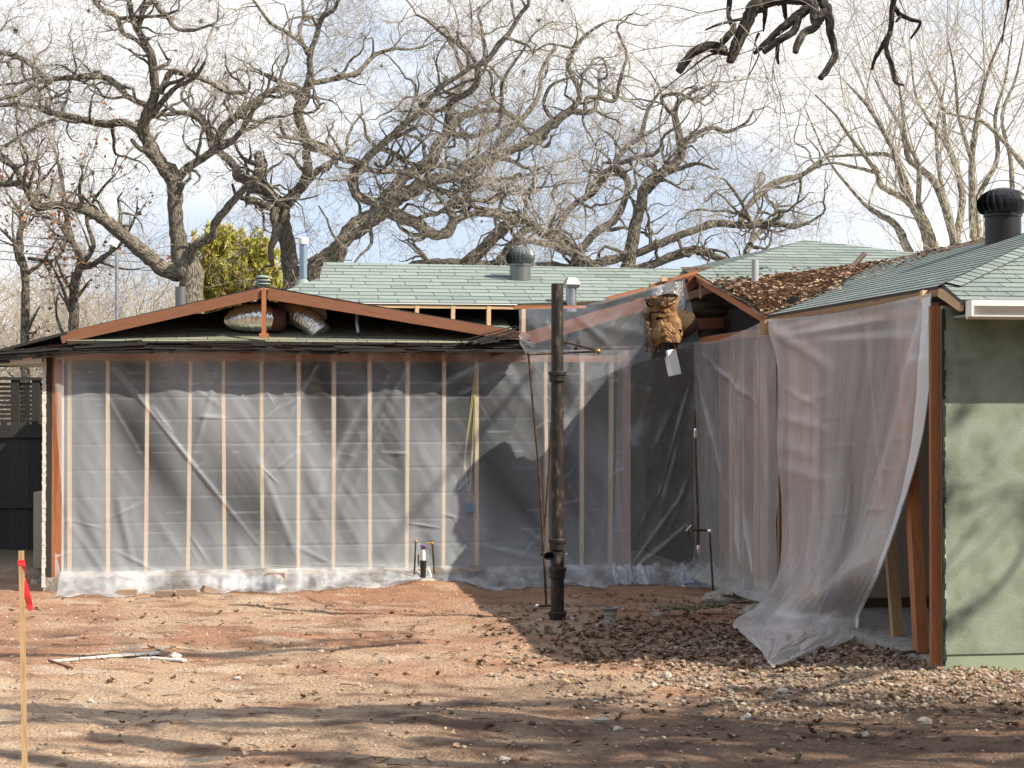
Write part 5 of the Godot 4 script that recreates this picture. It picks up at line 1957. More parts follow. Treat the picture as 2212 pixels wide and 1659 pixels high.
func tree(called: String, label: String, depth: float, limbs: Array, opt := {}) -> Node3D:
	var t := Bough.new()
	t.rn.seed = opt.get("seed", 5)
	t.kink = opt.get("kink", 0.48)
	t.rise = opt.get("rise", 0.05)
	t.fork = opt.get("fork", 0.25)
	t.most = opt.get("most", 3)
	t.spray = opt.get("spray", 0.19)
	t.step = opt.get("step", 0.12)
	var base := Vector3.ZERO
	var known := []   # [pixel, depth]
	for li in limbs.size():
		var limb: Array = limbs[li]
		var ox: float = limb[0]
		var d0 := depth
		var first: Array = limb[1]
		var fu := Vector2(ox + first[0] * 0.36, first[1] * 0.36)
		if li > 0:
			var best := 1e9
			for k in known:
				var dd: float = fu.distance_squared_to(k[0])
				if dd < best:
					best = dd
					d0 = k[1]
		var amp: float = 0.0 if li == 0 else t.rn.randf_range(-1.0, 1.0) * opt.get("deep", 1.6)
		var pts := []
		var wid := []
		for i in range(1, limb.size()):
			var e: Array = limb[i]
			var f := (i - 1.0) / maxf(1, limb.size() - 2)
			var dd := d0 + amp * f
			pts.append(at(ox + e[0] * 0.36, e[1] * 0.36, dd))
			wid.append(e[2] * 0.36 * dd / FOCAL * 0.5)
			known.append([Vector2(ox + e[0] * 0.36, e[1] * 0.36), dd])
		if li == 0:
			base = Vector3(pts[0].x, -0.15, pts[0].z)
			if not opt.get("hanging", false):
				pts.push_front(base)
				wid.push_front(wid[0] * 1.25)
		var n := (pts.size() - 1) * 5
		var p := PackedVector3Array()
		var r := PackedFloat32Array()
		for i in n + 1:
			var f := float(i) / n
			var g := f * (wid.size() - 1)
			var gi := mini(int(g), wid.size() - 2)
			var rr: float = lerpf(wid[gi], wid[gi + 1], g - gi)
			p.append(path3(pts, f) + t.any() * rr * 0.13)
			r.append(rr * t.rn.randf_range(0.93, 1.08))
		t.big.tube(p, r, 12 if wid[0] > 0.1 else 8, true)
		if opt.get("bare", false):
			continue
		# branches along the limb
		var dens: float = opt.get("density", 1.0)
		for i in range(2, p.size()):
			var seg := (p[i] - p[i - 1])
			var rr := r[i]
			if li == 0 and p[i].y < 5.0 and not opt.get("low", false):
				continue
			var chance := dens * seg.length() / (0.3 if rr < 0.06 else 0.5)
			while chance > 0.0:
				if t.rn.randf() < chance:
					var dd := seg.normalized()
					var s := dd.cross(t.any()).normalized()
					s = (s + UP * 0.35).normalized()
					t.grow(p[i], (dd * 0.45 + s).normalized(), opt.get("length", 1.3) * t.rn.randf_range(0.5, 1.25), minf(opt.get("thick", 0.042), maxf(0.01, rr * 0.6)), 1)
				chance -= 1.0
		if not opt.get("hanging", false):
			t.grow(p[p.size() - 1], (p[p.size() - 1] - p[p.size() - 2]).normalized(), opt.get("length", 1.3), r[r.size() - 1], 1)
	var o := thing(called, base, label, "tree", opt.get("group", ""))
	part("trunk", t.big, opt.get("bark", M.bark), o)
	if t.fine.v.size():
		t.fine.col = Color(1, 1, 1)
		tag(part("branches", t.fine, opt.get("branch", M.branch), o), "", "", "", "stuff")
	if t.tips.size():
		var k := 0
		for m in opt.get("sprays", M.oak_sprays):
			var some := []
			for i in range(k, t.tips.size(), opt.get("sprays", M.oak_sprays).size()):
				some.append(t.tips[i])
			var tint := []
			for w in some:
				var g := rng.randf_range(0.7, 1.2)
				tint.append(Color(g, g, g))
			tag(scatter("twigs", m, M.twig, some, tint, o), "", "", "", "stuff")
			k += 1
	if opt.has("leaves"):
		var some := []
		var tint := []
		for w in t.tips:
			for q in opt.leaves:
				if t.rn.randf() < 0.5:
					some.append(Transform3D(up_turned(1.4).scaled(Vector3.ONE * t.rn.randf_range(0.06, 0.11)), w.origin + t.any() * 0.16))
					var g := t.rn.randf_range(0.6, 1.2)
					tint.append(Color(0.3 * g, 0.13 * g, 0.05 * g))
		tag(scatter("dead_leaves", leaf_mesh(0.5), M.leaf, some, tint, o), "", "", "", "stuff")
	if opt.has("moss"):
		var some := []
		var tint := []
		for w in t.tips:
			if t.rn.randf() < opt.moss:
				var z := t.rn.randf_range(0.03, 0.085)
				some.append(Transform3D(up_turned(1.0).scaled(Vector3.ONE * z), w.origin))
				var g := t.rn.randf_range(0.7, 1.2)
				tint.append(Color(0.23 * g, 0.22 * g, 0.16 * g))
		tag(scatter("ball_moss", M.moss_ball, M.stone, some, tint, o), "", "", "", "stuff")
	return o


func make_trees() -> void:
	M.oak_sprays = [spray_mesh(1, 0.55, 0.3, 2, 0.0047), spray_mesh(2, 0.5, 0.34, 2, 0.0047), spray_mesh(3, 0.6, 0.28, 2, 0.0047)]
	M.fine_sprays = [spray_mesh(11, 1.0, 0.1, 2, 0.005), spray_mesh(12, 0.9, 0.12, 2, 0.005)]
	M.hang_sprays = [spray_mesh(21, 0.45, 0.12, 1, 0.0028)]
	var mo := MB.new()
	for i in 46:
		var d := Vector3(rng.randfn(), rng.randfn(), rng.randfn()).normalized()
		var s := d.cross(Vector3(0.3, 1, 0.2)).normalized() * 0.12
		mo.tri(s, -s, d * rng.randf_range(0.8, 1.3))
	M.moss_ball = mo.mesh()
	var r1 := 0.0
	var r2 := 619.4
	var r3 := 1415.7
	tree("oak_tree", "bare gnarled oak with a pale straight trunk behind the left gable", 28.0, [
		[r1, [1150, 1750, 150], [1110, 1640, 140], [1090, 1560, 122], [1070, 1420, 96], [1050, 1280, 92], [1050, 1150, 96], [1040, 1080, 92]],
		[r1, [1040, 1090, 82], [960, 970, 85], [890, 850, 84], [860, 780, 74], [880, 690, 68], [930, 560, 60], [920, 420, 54], [900, 310, 47], [830, 190, 42], [790, 90, 36], [760, -60, 30], [700, -250, 20]],
		[r1, [880, 830, 50], [760, 740, 50], [640, 745, 45], [520, 725, 45], [420, 700, 42], [300, 675, 36], [200, 640, 30], [80, 625, 28], [-100, 650, 18]],
		[r1, [330, 715, 22], [200, 770, 24], [100, 830, 20], [0, 900, 18], [-80, 960, 12]],
		[r1, [1060, 1090, 55], [1120, 1010, 50], [1210, 950, 48], [1300, 880, 50], [1340, 770, 55], [1430, 690, 45], [1520, 620, 42], [1600, 560, 40], [1700, 540, 28], [1900, 590, 20]],
		[r1, [1300, 890, 45], [1380, 860, 38], [1450, 780, 34], [1500, 690, 32], [1530, 650, 22]],
		[r1, [1080, 1640, 120], [980, 1610, 100], [880, 1530, 92], [760, 1430, 82], [660, 1350, 76], [560, 1280, 66], [440, 1240, 56], [330, 1230, 48], [220, 1240, 50], [180, 1170, 45], [130, 1090, 40], [90, 1010, 36], [0, 950, 30], [-100, 880, 22]],
		[r1, [130, 1100, 30], [60, 1105, 34], [0, 1105, 34], [-100, 1110, 28]],
		[r1, [1110, 1570, 62], [1170, 1480, 60], [1270, 1420, 50], [1290, 1340, 50], [1370, 1240, 46], [1440, 1160, 42], [1490, 1110, 34]],
		[r1, [930, 670, 40], [990, 590, 36], [1060, 520, 30], [1110, 500, 28], [1180, 450, 26], [1230, 370, 16]],
		[r1, [960, 560, 40], [1020, 440, 40], [1060, 430, 38], [1180, 460, 34], [1270, 500, 28], [1360, 550, 24], [1480, 550, 20], [1500, 490, 14]],
		[r1, [900, 640, 40], [780, 590, 36], [720, 530, 40], [640, 470, 42], [520, 460, 38], [380, 470, 34], [240, 490, 28], [120, 560, 30], [20, 590, 24], [-80, 640, 16]],
		[r1, [300, 490, 36], [240, 440, 36], [180, 380, 38], [100, 340, 32], [0, 310, 28], [-120, 300, 20]],
		[r1, [900, 330, 34], [820, 240, 28], [740, 200, 28], [700, 100, 34], [620, 60, 34], [560, 0, 30], [500, -100, 22]],
		[r1, [720, 110, 24], [860, 100, 22], [980, 90, 20], [1070, 60, 14]],
		[r1, [830, 180, 34], [860, 60, 34], [920, 10, 32], [960, 60, 34], [1010, 110, 30], [1060, 170, 28], [1160, 180, 22], [1260, 150, 16]],
	], {"seed": 5, "density": 0.95, "moss": 0.03})
	tree("oak_tree", "bare gnarled oak forking low beside the metal flue", 29.5, [
		[r1, [1760, 1750, 120], [1745, 1600, 110], [1720, 1450, 96], [1700, 1330, 92], [1690, 1250, 96]],
		[r1, [1690, 1260, 80], [1640, 1200, 75], [1560, 1140, 70], [1500, 1090, 65], [1430, 1060, 60], [1410, 1000, 50], [1340, 930, 42], [1270, 880, 38], [1250, 800, 36], [1200, 720, 36], [1130, 680, 34], [1050, 680, 28], [970, 690, 18]],
		[r1, [1530, 1110, 60], [1550, 1040, 62], [1570, 975, 64]],
		[r1, [1260, 800, 34], [1210, 700, 30], [1150, 650, 26], [1090, 590, 20]],
		[r1, [1700, 1240, 78], [1770, 1170, 72], [1820, 1100, 66], [1850, 1030, 60], [1840, 930, 55], [1840, 840, 52], [1800, 740, 60], [1790, 660, 60], [1830, 560, 50], [1860, 440, 42], [1860, 330, 38], [1900, 210, 34], [1930, 110, 30], [2010, 50, 24], [2040, -40, 18]],
		[r1, [1850, 1060, 45], [1930, 1010, 40], [2020, 950, 38], [2080, 900, 28]],
		[r1, [1840, 320, 26], [1800, 200, 26], [1820, 100, 20], [1810, -60, 14]],
		[r1, [1850, 500, 34], [1930, 490, 34], [2050, 460, 34], [2150, 430, 30], [2250, 330, 26], [2380, 290, 18]],
		[r1, [1800, 620, 30], [1740, 530, 30], [1700, 540, 26], [1660, 470, 22], [1560, 440, 16]],
		[r1, [1850, 300, 26], [1730, 200, 24], [1640, 150, 22], [1600, 110, 20], [1520, 0, 14]],
		[r1, [1500, 1130, 24], [1480, 1210, 30], [1550, 1220, 22], [1580, 1290, 18], [1580, 1350, 14]],
		[r1, [1680, 720, 20], [1700, 800, 24], [1760, 830, 24], [1850, 840, 26]],
	], {"seed": 6, "density": 0.85, "moss": 0.03})
	tree("oak_tree", "sprawling bare oak with a dark twisted mossy trunk behind the middle roof", 28.5, [
		[r2, [300, 1680, 85], [300, 1560, 85], [340, 1440, 95], [440, 1340, 105], [560, 1280, 100], [620, 1270, 85], [700, 1310, 80], [800, 1350, 75], [840, 1390, 70], [910, 1410, 62], [970, 1390, 65], [1000, 1320, 55], [970, 1240, 50], [1010, 1210, 45], [1080, 1200, 42], [1090, 1100, 40], [1130, 1010, 48], [1260, 930, 55], [1400, 880, 52], [1500, 810, 55], [1600, 740, 58], [1700, 670, 45], [1800, 680, 30]],
		[r2, [520, 1280, 55], [520, 1210, 60], [430, 1180, 62], [400, 1100, 65], [410, 1030, 70], [450, 1010, 70], [480, 950, 48], [560, 880, 46], [640, 810, 48], [700, 750, 45], [790, 680, 38], [850, 600, 36], [930, 520, 34], [1040, 450, 30], [1110, 400, 34], [1200, 360, 36], [1280, 260, 36], [1340, 190, 32], [1400, 90, 28], [1450, 20, 24], [1440, -80, 16]],
		[r2, [440, 980, 45], [330, 950, 45], [230, 910, 45], [150, 860, 42], [50, 830, 24], [-60, 820, 14]],
		[r2, [470, 1010, 38], [560, 1030, 36], [680, 1030, 34], [780, 1060, 40], [870, 1120, 36], [980, 1160, 34], [1080, 1200, 34], [1150, 1250, 32], [1300, 1270, 32], [1420, 1320, 36], [1560, 1400, 26]],
		[r2, [570, 890, 34], [660, 930, 34], [740, 980, 30], [900, 1000, 20]],
		[r2, [1000, 1340, 36], [1080, 1290, 42], [1170, 1280, 42], [1300, 1300, 40], [1420, 1310, 40], [1500, 1360, 34]],
		[r2, [1100, 1190, 30], [1230, 1210, 32], [1290, 1150, 30], [1400, 1050, 28], [1300, 1080, 26], [1180, 1070, 22]],
		[r2, [1130, 1000, 30], [1080, 1060, 26], [960, 1000, 24], [820, 1000, 20]],
		[r2, [1640, 700, 34], [1720, 640, 36], [1760, 560, 34], [1700, 430, 30], [1690, 380, 30], [1740, 270, 26], [1820, 190, 22], [1900, 140, 14]],
		[r2, [1790, 680, 30], [1800, 590, 24], [1880, 590, 24], [1970, 600, 28], [2000, 480, 24], [2040, 350, 18]],
		[r2, [1140, 400, 24], [1080, 290, 26], [960, 220, 24], [840, 120, 20], [780, 90, 14]],
		[r2, [1150, 380, 40], [1140, 500, 38], [1080, 560, 40], [1000, 600, 40]],
	], {"seed": 7, "density": 0.95, "moss": 0.03, "low": true})
	tree("oak_tree", "leaning pale-barked oak rising behind the twisted mossy oak", 30.5, [
		[r2, [150, 1740, 110], [230, 1560, 92], [350, 1440, 82], [500, 1330, 82], [600, 1240, 92], [680, 1180, 90], [760, 1140, 85], [880, 1080, 75], [1000, 1070, 55], [1150, 1090, 40], [1300, 1150, 34], [1440, 1160, 24]],
		[r2, [620, 1180, 75], [680, 1080, 75], [780, 1020, 75], [870, 960, 75], [900, 880, 75], [960, 800, 65], [980, 680, 55], [1000, 580, 52], [1100, 550, 40], [1150, 480, 36], [1140, 420, 34], [1190, 330, 28], [1170, 180, 22]],
		[r2, [985, 780, 50], [1050, 700, 45], [1150, 670, 40], [1280, 660, 38], [1380, 720, 32], [1450, 790, 24]],
		[r2, [1000, 580, 34], [1060, 480, 28], [1010, 300, 20], [980, 230, 12]],
		[r2, [960, 800, 30], [1100, 820, 30], [1260, 760, 28], [1290, 640, 26], [1300, 480, 22], [1420, 300, 16]],
		[r2, [1000, 1060, 40], [1150, 960, 40], [1300, 830, 36], [1500, 600, 30], [1530, 420, 22], [1600, 300, 14]],
	], {"seed": 8, "density": 0.8})
	tree("oak_tree", "low spreading bare oak with limbs resting on the roof line right of the grey vent", 31.5, [
		[r2, [1850, 1780, 130], [1800, 1660, 110], [1760, 1580, 100], [1720, 1500, 82], [1600, 1430, 62], [1450, 1370, 56], [1340, 1480, 50], [1280, 1560, 50], [1200, 1600, 46]],
		[r2, [1800, 1640, 75], [1600, 1600, 60], [1400, 1610, 70], [1060, 1590, 76], [880, 1580, 62], [760, 1590, 50]],
		[r2, [1060, 1590, 70], [1160, 1510, 75], [1250, 1420, 70], [1370, 1330, 50], [1460, 1330, 36]],
		[r2, [1900, 1640, 50], [1780, 1560, 55], [1650, 1490, 48], [1540, 1460, 40], [1420, 1440, 30]],
		[r2, [2040, 1640, 90], [2080, 1400, 76], [2120, 1250, 74], [2160, 1100, 62], [2300, 1010, 60], [2365, 930, 55], [2365, 860, 52], [2330, 700, 40], [2350, 620, 30], [2420, 560, 24], [2510, 520, 14]],
		[r3, [150, 860, 40], [250, 800, 30], [340, 765, 28], [430, 790, 24], [540, 740, 18], [590, 660, 10]],
		[r3, [-420, 1600, 60], [-200, 1540, 54], [-60, 1500, 50], [100, 1430, 50], [240, 1380, 45], [360, 1340, 50], [480, 1350, 45], [600, 1350, 42], [720, 1340, 38], [830, 1360, 32], [930, 1330, 18]],
		[r3, [540, 1530, 40], [580, 1440, 36], [620, 1400, 34], [690, 1340, 30], [740, 1290, 26]],
		[r3, [500, 1350, 30], [540, 1260, 34], [640, 1150, 40], [760, 1080, 38], [880, 1050, 30], [1000, 950, 18]],
		[r3, [570, 1330, 26], [520, 1220, 24], [460, 1130, 18], [410, 1070, 8]],
		[r3, [-420, 1650, 60], [-200, 1630, 54], [-60, 1600, 50], [120, 1530, 60], [260, 1500, 55], [380, 1550, 46], [450, 1570, 36]],
		[r3, [-50, 1150, 44], [0, 1100, 40], [60, 1040, 34], [150, 1010, 30], [250, 980, 24], [340, 1010, 14]],
		[r3, [120, 700, 30], [60, 640, 26], [40, 580, 24], [140, 560, 20]],
		[r2, [1760, 1500, 50], [1850, 1400, 50], [1980, 1300, 46], [2050, 1100, 40], [1980, 980, 34], [2040, 880, 32], [2120, 820, 30], [2160, 680, 24], [2230, 560, 14]],
		[r2, [1600, 1430, 40], [1700, 1250, 40], [1850, 1150, 36], [1900, 1040, 34], [2080, 950, 32], [2200, 930, 22]],
	], {"seed": 9, "density": 0.85, "low": true, "moss": 0.02})
	# pale upright trees at the right
	var ups := {"seed": 12, "kink": 0.11, "rise": 0.09, "fork": 0.16, "most": 3, "spray": 0.16, "sprays": M.fine_sprays, "length": 1.7, "thick": 0.016, "density": 0.75, "deep": 1.2, "step": 0.2, "group": "slender pale trees at the right", "bark": M.pale_bark, "branch": M.twig, "low": true}
	tree("slender_tree", "slender pale many-stemmed bare tree, its stems leaning left", 26.5, [
		[r3, [1680, 1620, 80], [1660, 1540, 78], [1620, 1400, 60], [1570, 1280, 52], [1510, 1180, 46], [1460, 1020, 42], [1430, 900, 36], [1340, 740, 28], [1260, 620, 20], [1150, 500, 10]],
		[r3, [1560, 1620, 60], [1540, 1560, 58], [1490, 1440, 52], [1430, 1340, 44], [1330, 1280, 34], [1250, 1220, 22]],
		[r3, [1680, 1520, 58], [1620, 1330, 50], [1500, 1200, 42], [1360, 1120, 36], [1330, 1040, 32], [1260, 940, 26], [1160, 810, 22], [1080, 690, 16], [960, 570, 8]],
		[r3, [1540, 1200, 30], [1440, 950, 28], [1230, 930, 22], [1040, 940, 12]],
		[r3, [1640, 1400, 40], [1580, 1200, 34], [1580, 1000, 30], [1500, 820, 24], [1480, 620, 18], [1440, 420, 10]],
		[r3, [1340, 1040, 26], [1180, 1000, 20], [1040, 980, 14], [880, 1050, 8]],
	], ups)
	ups.seed = 13
	tree("slender_tree", "slender pale bare tree with crossing stems left of the black vent", 27.5, [
		[r3, [1810, 1600, 62], [1800, 1480, 60], [1750, 1280, 50], [1680, 1100, 46], [1600, 1020, 42], [1520, 950, 36], [1480, 780, 26], [1400, 640, 20], [1320, 480, 10]],
		[r3, [1800, 1470, 50], [1830, 1300, 46], [1840, 1150, 42], [1790, 960, 36], [1740, 820, 28], [1720, 620, 20], [1640, 430, 10]],
		[r3, [1840, 1150, 30], [1760, 900, 26], [1640, 720, 20], [1560, 560, 14], [1530, 300, 8]],
		[r3, [1760, 1300, 30], [1700, 1000, 26], [1690, 760, 20], [1740, 500, 12]],
	], ups)
	ups.seed = 14
	tree("slender_tree", "slender pale bare tree rising straight up behind the black vent", 26.0, [
		[r3, [1920, 1600, 48], [1910, 1430, 45], [1900, 1200, 42], [1900, 960, 40], [1920, 780, 36], [1950, 620, 28], [1990, 450, 22], [2080, 220, 12]],
		[r3, [1945, 1430, 40], [1930, 1200, 36], [2050, 960, 30], [2040, 700, 22], [2100, 480, 14], [2140, 200, 8]],
		[r3, [2140, 1250, 34], [2140, 1150, 34], [2130, 950, 26], [2080, 700, 22], [2160, 480, 16], [2210, 250, 8]],
		[r3, [2300, 1100, 40], [2200, 980, 30], [2100, 860, 28], [1980, 740, 26], [1900, 710, 20], [1750, 680, 12]],
		[r3, [1900, 960, 30], [1820, 700, 22], [1800, 460, 16], [1760, 250, 8]],
	], ups)
	# a tree with rusty leaves at the left
	tree("leafy_tree", "thin grey tree with a few rusty dead leaves left of the metal pole", 31.0, [
		[r1, [440, 2300, 62], [440, 1900, 60], [450, 1700, 56], [480, 1560, 44], [430, 1430, 36], [390, 1250, 28], [370, 1050, 20], [330, 900, 10]],
		[r1, [470, 1600, 36], [560, 1480, 30], [520, 1300, 24], [600, 1150, 18], [690, 1050, 8]],
		[r1, [150, 2600, 54], [150, 1900, 50], [150, 1650, 46], [110, 1450, 36], [130, 1300, 28], [60, 1180, 14]],
		[r1, [480, 1600, 40], [560, 1590, 34], [700, 1480, 26]],
		[r1, [420, 1420, 24], [330, 1320, 24], [200, 1290, 18], [60, 1240, 10]],
		[r1, [170, 1550, 24], [330, 1560, 22], [400, 1440, 16]],
	], {"seed": 15, "kink": 0.2, "rise": 0.08, "length": 1.1, "density": 0.9, "fork": 0.25, "leaves": 3, "low": true, "spray": 0.4})
	# oak hanging in from the near right, its bark darkened to imitate shade
	tree("near_oak", "dark cut oak limbs hanging into the top of the view from a near tree", 9.6, [
		[r3, [640, 20, 110], [580, 60, 90], [540, 160, 80], [480, 290, 70], [450, 375, 50]],
		[r3, [430, 310, 60], [360, 280, 70], [280, 290, 62], [210, 330, 55], [140, 432, 46]],
		[r3, [640, 15, 90], [720, 0, 70], [800, -5, 60], [960, 0, 70], [1000, -60, 80], [1200, -300, 120], [1700, -700, 160], [2600, -900, 220], [3900, -700, 300], [4700, 0, 420], [4800, 2600, 520]],
		[r3, [950, 30, 60], [860, 90, 60], [760, 170, 50], [660, 260, 36], [590, 322, 22]],
		[r3, [860, 100, 50], [830, 190, 45], [730, 250, 42], [650, 312, 34]],
		[r3, [740, 250, 28], [730, 330, 24], [740, 382, 14]],
		[r3, [950, 10, 60], [955, 110, 55], [960, 160, 50], [880, 210, 48], [838, 315, 40]],
		[r3, [1000, 0, 70], [1040, 90, 60], [1050, 200, 48], [1080, 320, 46], [1050, 390, 44], [990, 470, 36]],
		[r3, [1010, 70, 50], [985, 120, 50], [960, 165, 46]],
		[r3, [450, -40, 40], [440, 100, 30], [470, 170, 40], [400, 250, 44]],
		[r3, [560, 105, 22], [400, 140, 18], [300, 180, 10]],
		[r3, [660, 50, 36], [655, 120, 24], [648, 190, 8]],
		[r3, [770, 0, 36], [775, 60, 30], [785, 120, 20]],
		[r3, [1700, -700, 60], [1460, -250, 50], [1440, -40, 42], [1420, 60, 36], [1410, 180, 34], [1370, 260, 30], [1320, 350, 24], [1297, 420, 16]],
		[r3, [1410, 190, 32], [1385, 290, 30], [1420, 400, 28], [1440, 490, 24], [1492, 512, 10]],
		[r3, [1430, 40, 30], [1470, 90, 30], [1540, 120, 24], [1590, 140, 20], [1532, 232, 14]],
		[r3, [1470, 95, 24], [1445, 130, 14]],
		[r3, [620, 200, 20], [600, 260, 12], [620, 330, 10], [560, 455, 7]],
		[r3, [2600, -900, 120], [2450, -300, 80], [2150, -40, 30], [2110, 60, 14], [2080, 260, 8]],
		[r3, [480, 320, 20], [330, 330, 12], [200, 420, 9], [60, 530, 6], [-60, 640, 4]],
	], {"seed": 16, "density": 0.5, "length": 0.5, "thick": 0.004, "most": 2, "rise": -0.1, "kink": 0.16, "fork": 0.2, "spray": 0.08, "step": 0.08, "sprays": M.hang_sprays, "low": true, "hanging": true, "bark": M.shade_bark, "deep": 0.25})
	# the same tree's crown further right, out of view: it dapples the yard and the green wall
	var crown := Bough.new()
	crown.rn.seed = 99
	crown.most = 2
	var root := Vector3(5.2, -0.1, -9.2)
	var nth := 0
	for e in [[Vector3(5.3, 3.4, -9.2), Vector3(6.6, 5.2, -9.4), Vector3(8.0, 5.8, -9.8), Vector3(9.6, 6.4, -10.6)], [Vector3(5.3, 3.6, -9.2), Vector3(6.2, 5.4, -8.4), Vector3(7.6, 6.4, -7.4), Vector3(9.5, 7.0, -6.2)], [Vector3(6.0, 4.6, -9.0), Vector3(5.0, 6.4, -8.4), Vector3(3.6, 7.4, -7.6), Vector3(2.0, 8.0, -6.8)], [Vector3(7.4, 5.6, -10.2), Vector3(8.4, 5.4, -9.0), Vector3(10.0, 5.6, -8.4), Vector3(11.5, 5.8, -8.0)], [Vector3(6.3, 4.9, -9.4), Vector3(7.6, 4.9, -8.8), Vector3(8.8, 4.6, -8.5), Vector3(10.2, 4.8, -8.4)], [Vector3(4.6, 6.0, -9.1), Vector3(6.2, 6.1, -8.4), Vector3(7.8, 5.9, -7.9), Vector3(9.2, 6.0, -7.1)], [Vector3(2.9, 5.1, -8.5), Vector3(4.6, 5.0, -7.8), Vector3(6.1, 5.1, -7.6), Vector3(7.6, 5.4, -7.7)], [Vector3(2.0, 7.1, -11.6), Vector3(4.2, 7.0, -11.2), Vector3(5.4, 7.0, -11.5), Vector3(6.6, 7.0, -11.9)], [Vector3(5.4, 5.6, -8.2), Vector3(6.8, 5.5, -7.9), Vector3(8.0, 5.6, -8.0), Vector3(9.6, 5.8, -7.9)], [Vector3(3.2, 6.2, -9.0), Vector3(4.4, 6.4, -8.7), Vector3(6.0, 6.4, -9.0), Vector3(7.4, 6.5, -9.3)], [Vector3(3.6, 7.6, -7.6), Vector3(4.8, 7.2, -6.9), Vector3(6.4, 7.0, -6.4), Vector3(8.0, 6.8, -6.6)]]:
		var p := PackedVector3Array()
		var r := PackedFloat32Array()
		for i in 19:
			p.append(path3(e, i / 18.0) + crown.any() * 0.03)
			r.append((0.085 if nth < 5 else 0.13) - 0.06 * i / 18.0)
		nth += 1
		crown.big.tube(p, r, 9, true)
		for i in range(3, 19):
			for k in 1:
				var d := (p[i] - p[i - 1]).normalized()
				crown.grow(p[i], (d * 0.5 + d.cross(crown.any()).normalized()).normalized(), crown.rn.randf_range(0.6, 1.5), 0.025, 1)
	var o := thing("near_oak", root, "crown of the near oak, above and to the right of the view", "tree")
	part("trunk", crown.big, M.bark, o)
	tag(part("branches", crown.fine, M.twig, o), "", "", "", "stuff")
	var tw := []
	var ms := []
	for i in crown.tips.size():
		if i % 4 == 0:
			tw.append(crown.tips[i])
		if crown.rn.randf() < 0.1:
			ms.append(Transform3D(up_turned(1.0).scaled(Vector3.ONE * crown.rn.randf_range(0.06, 0.16)), crown.tips[i].origin))
	tag(scatter("twigs", M.oak_sprays[0], M.twig, tw, [], o), "", "", "", "stuff")
	tag(scatter("ball_moss", M.moss_ball, mat(lin(0.2, 0.19, 0.14), 0.9), ms, [], o), "", "", "", "stuff")
	make_juniper()
	make_woods()
	make_sky_blockers()


func make_juniper() -> void:
	var base := at(510, 700, 33.0)
	base.y = -0.15
	var o := thing("juniper_tree", base, "yellow-green evergreen juniper behind the oak trunks", "tree")
	var mb := MB.new()
	mb.tube(PackedVector3Array([base, base + Vector3(0.1, 2.0, 0), base + Vector3(0.0, 4.2, 0.1)]), PackedFloat32Array([0.14, 0.11, 0.04]), 8)
	var where := []
	var tint := []
	var tuft := MB.new()
	for i in 12:
		var d := Vector3(rng.randfn(), rng.randfn() + 0.5, rng.randfn()).normalized()
		var s := d.cross(Vector3(rng.randfn(), rng.randfn(), rng.randfn())).normalized() * 0.16
		tuft.tri(d * 0.1 - s, d * 0.1 + s, d * rng.randf_range(0.7, 1.2))
	var nz := noise(0.5, 2, 91)
	for e in [[455, 545, 0.42, 0.5], [478, 520, 0.3, 0.3], [470, 590, 0.5, 0.45], [440, 620, 0.4, 0.3], [540, 535, 0.4, 0.35], [560, 575, 0.5, 0.45], [590, 610, 0.45, 0.35], [520, 590, 0.3, 0.3], [455, 650, 0.5, 0.3], [505, 640, 0.5, 0.25], [560, 640, 0.5, 0.25], [425, 590, 0.25, 0.5], [530, 615, 0.25, 0.2]]:
		var c := at(e[0], e[1], 33.0 + rng.randf_range(-0.4, 0.4))
		mb.tube(PackedVector3Array([Vector3(base.x, c.y - 0.9, base.z), (c + Vector3(base.x, c.y - 0.4, base.z)) * 0.5, c]), PackedFloat32Array([0.05, 0.035, 0.015]), 5)
		for i in int(700 * e[2]):
			var d := Vector3(rng.randfn(), rng.randfn(), rng.randfn()).normalized() * pow(rng.randf(), 0.4)
			var p := c + Vector3(d.x * e[2], d.y * e[3], d.z * e[2])
			if nz.get_noise_3dv(p * 5.0) < -0.12:
				continue
			var s := rng.randf_range(0.06, 0.13)
			where.append(Transform3D(up_turned(0.8).scaled(Vector3(s, s * 1.3, s)), p))
			var g := rng.randf_range(0.55, 1.35)
			tint.append(Color(0.4 * g, 0.385 * g, 0.07 * g) if rng.randf() < 0.85 else Color(0.5 * g, 0.34 * g, 0.14 * g))
	part("trunk", mb, M.bark, o)
	tag(scatter("foliage", tuft.mesh(), M.green_leaf, where, tint, o), "", "", "", "stuff")


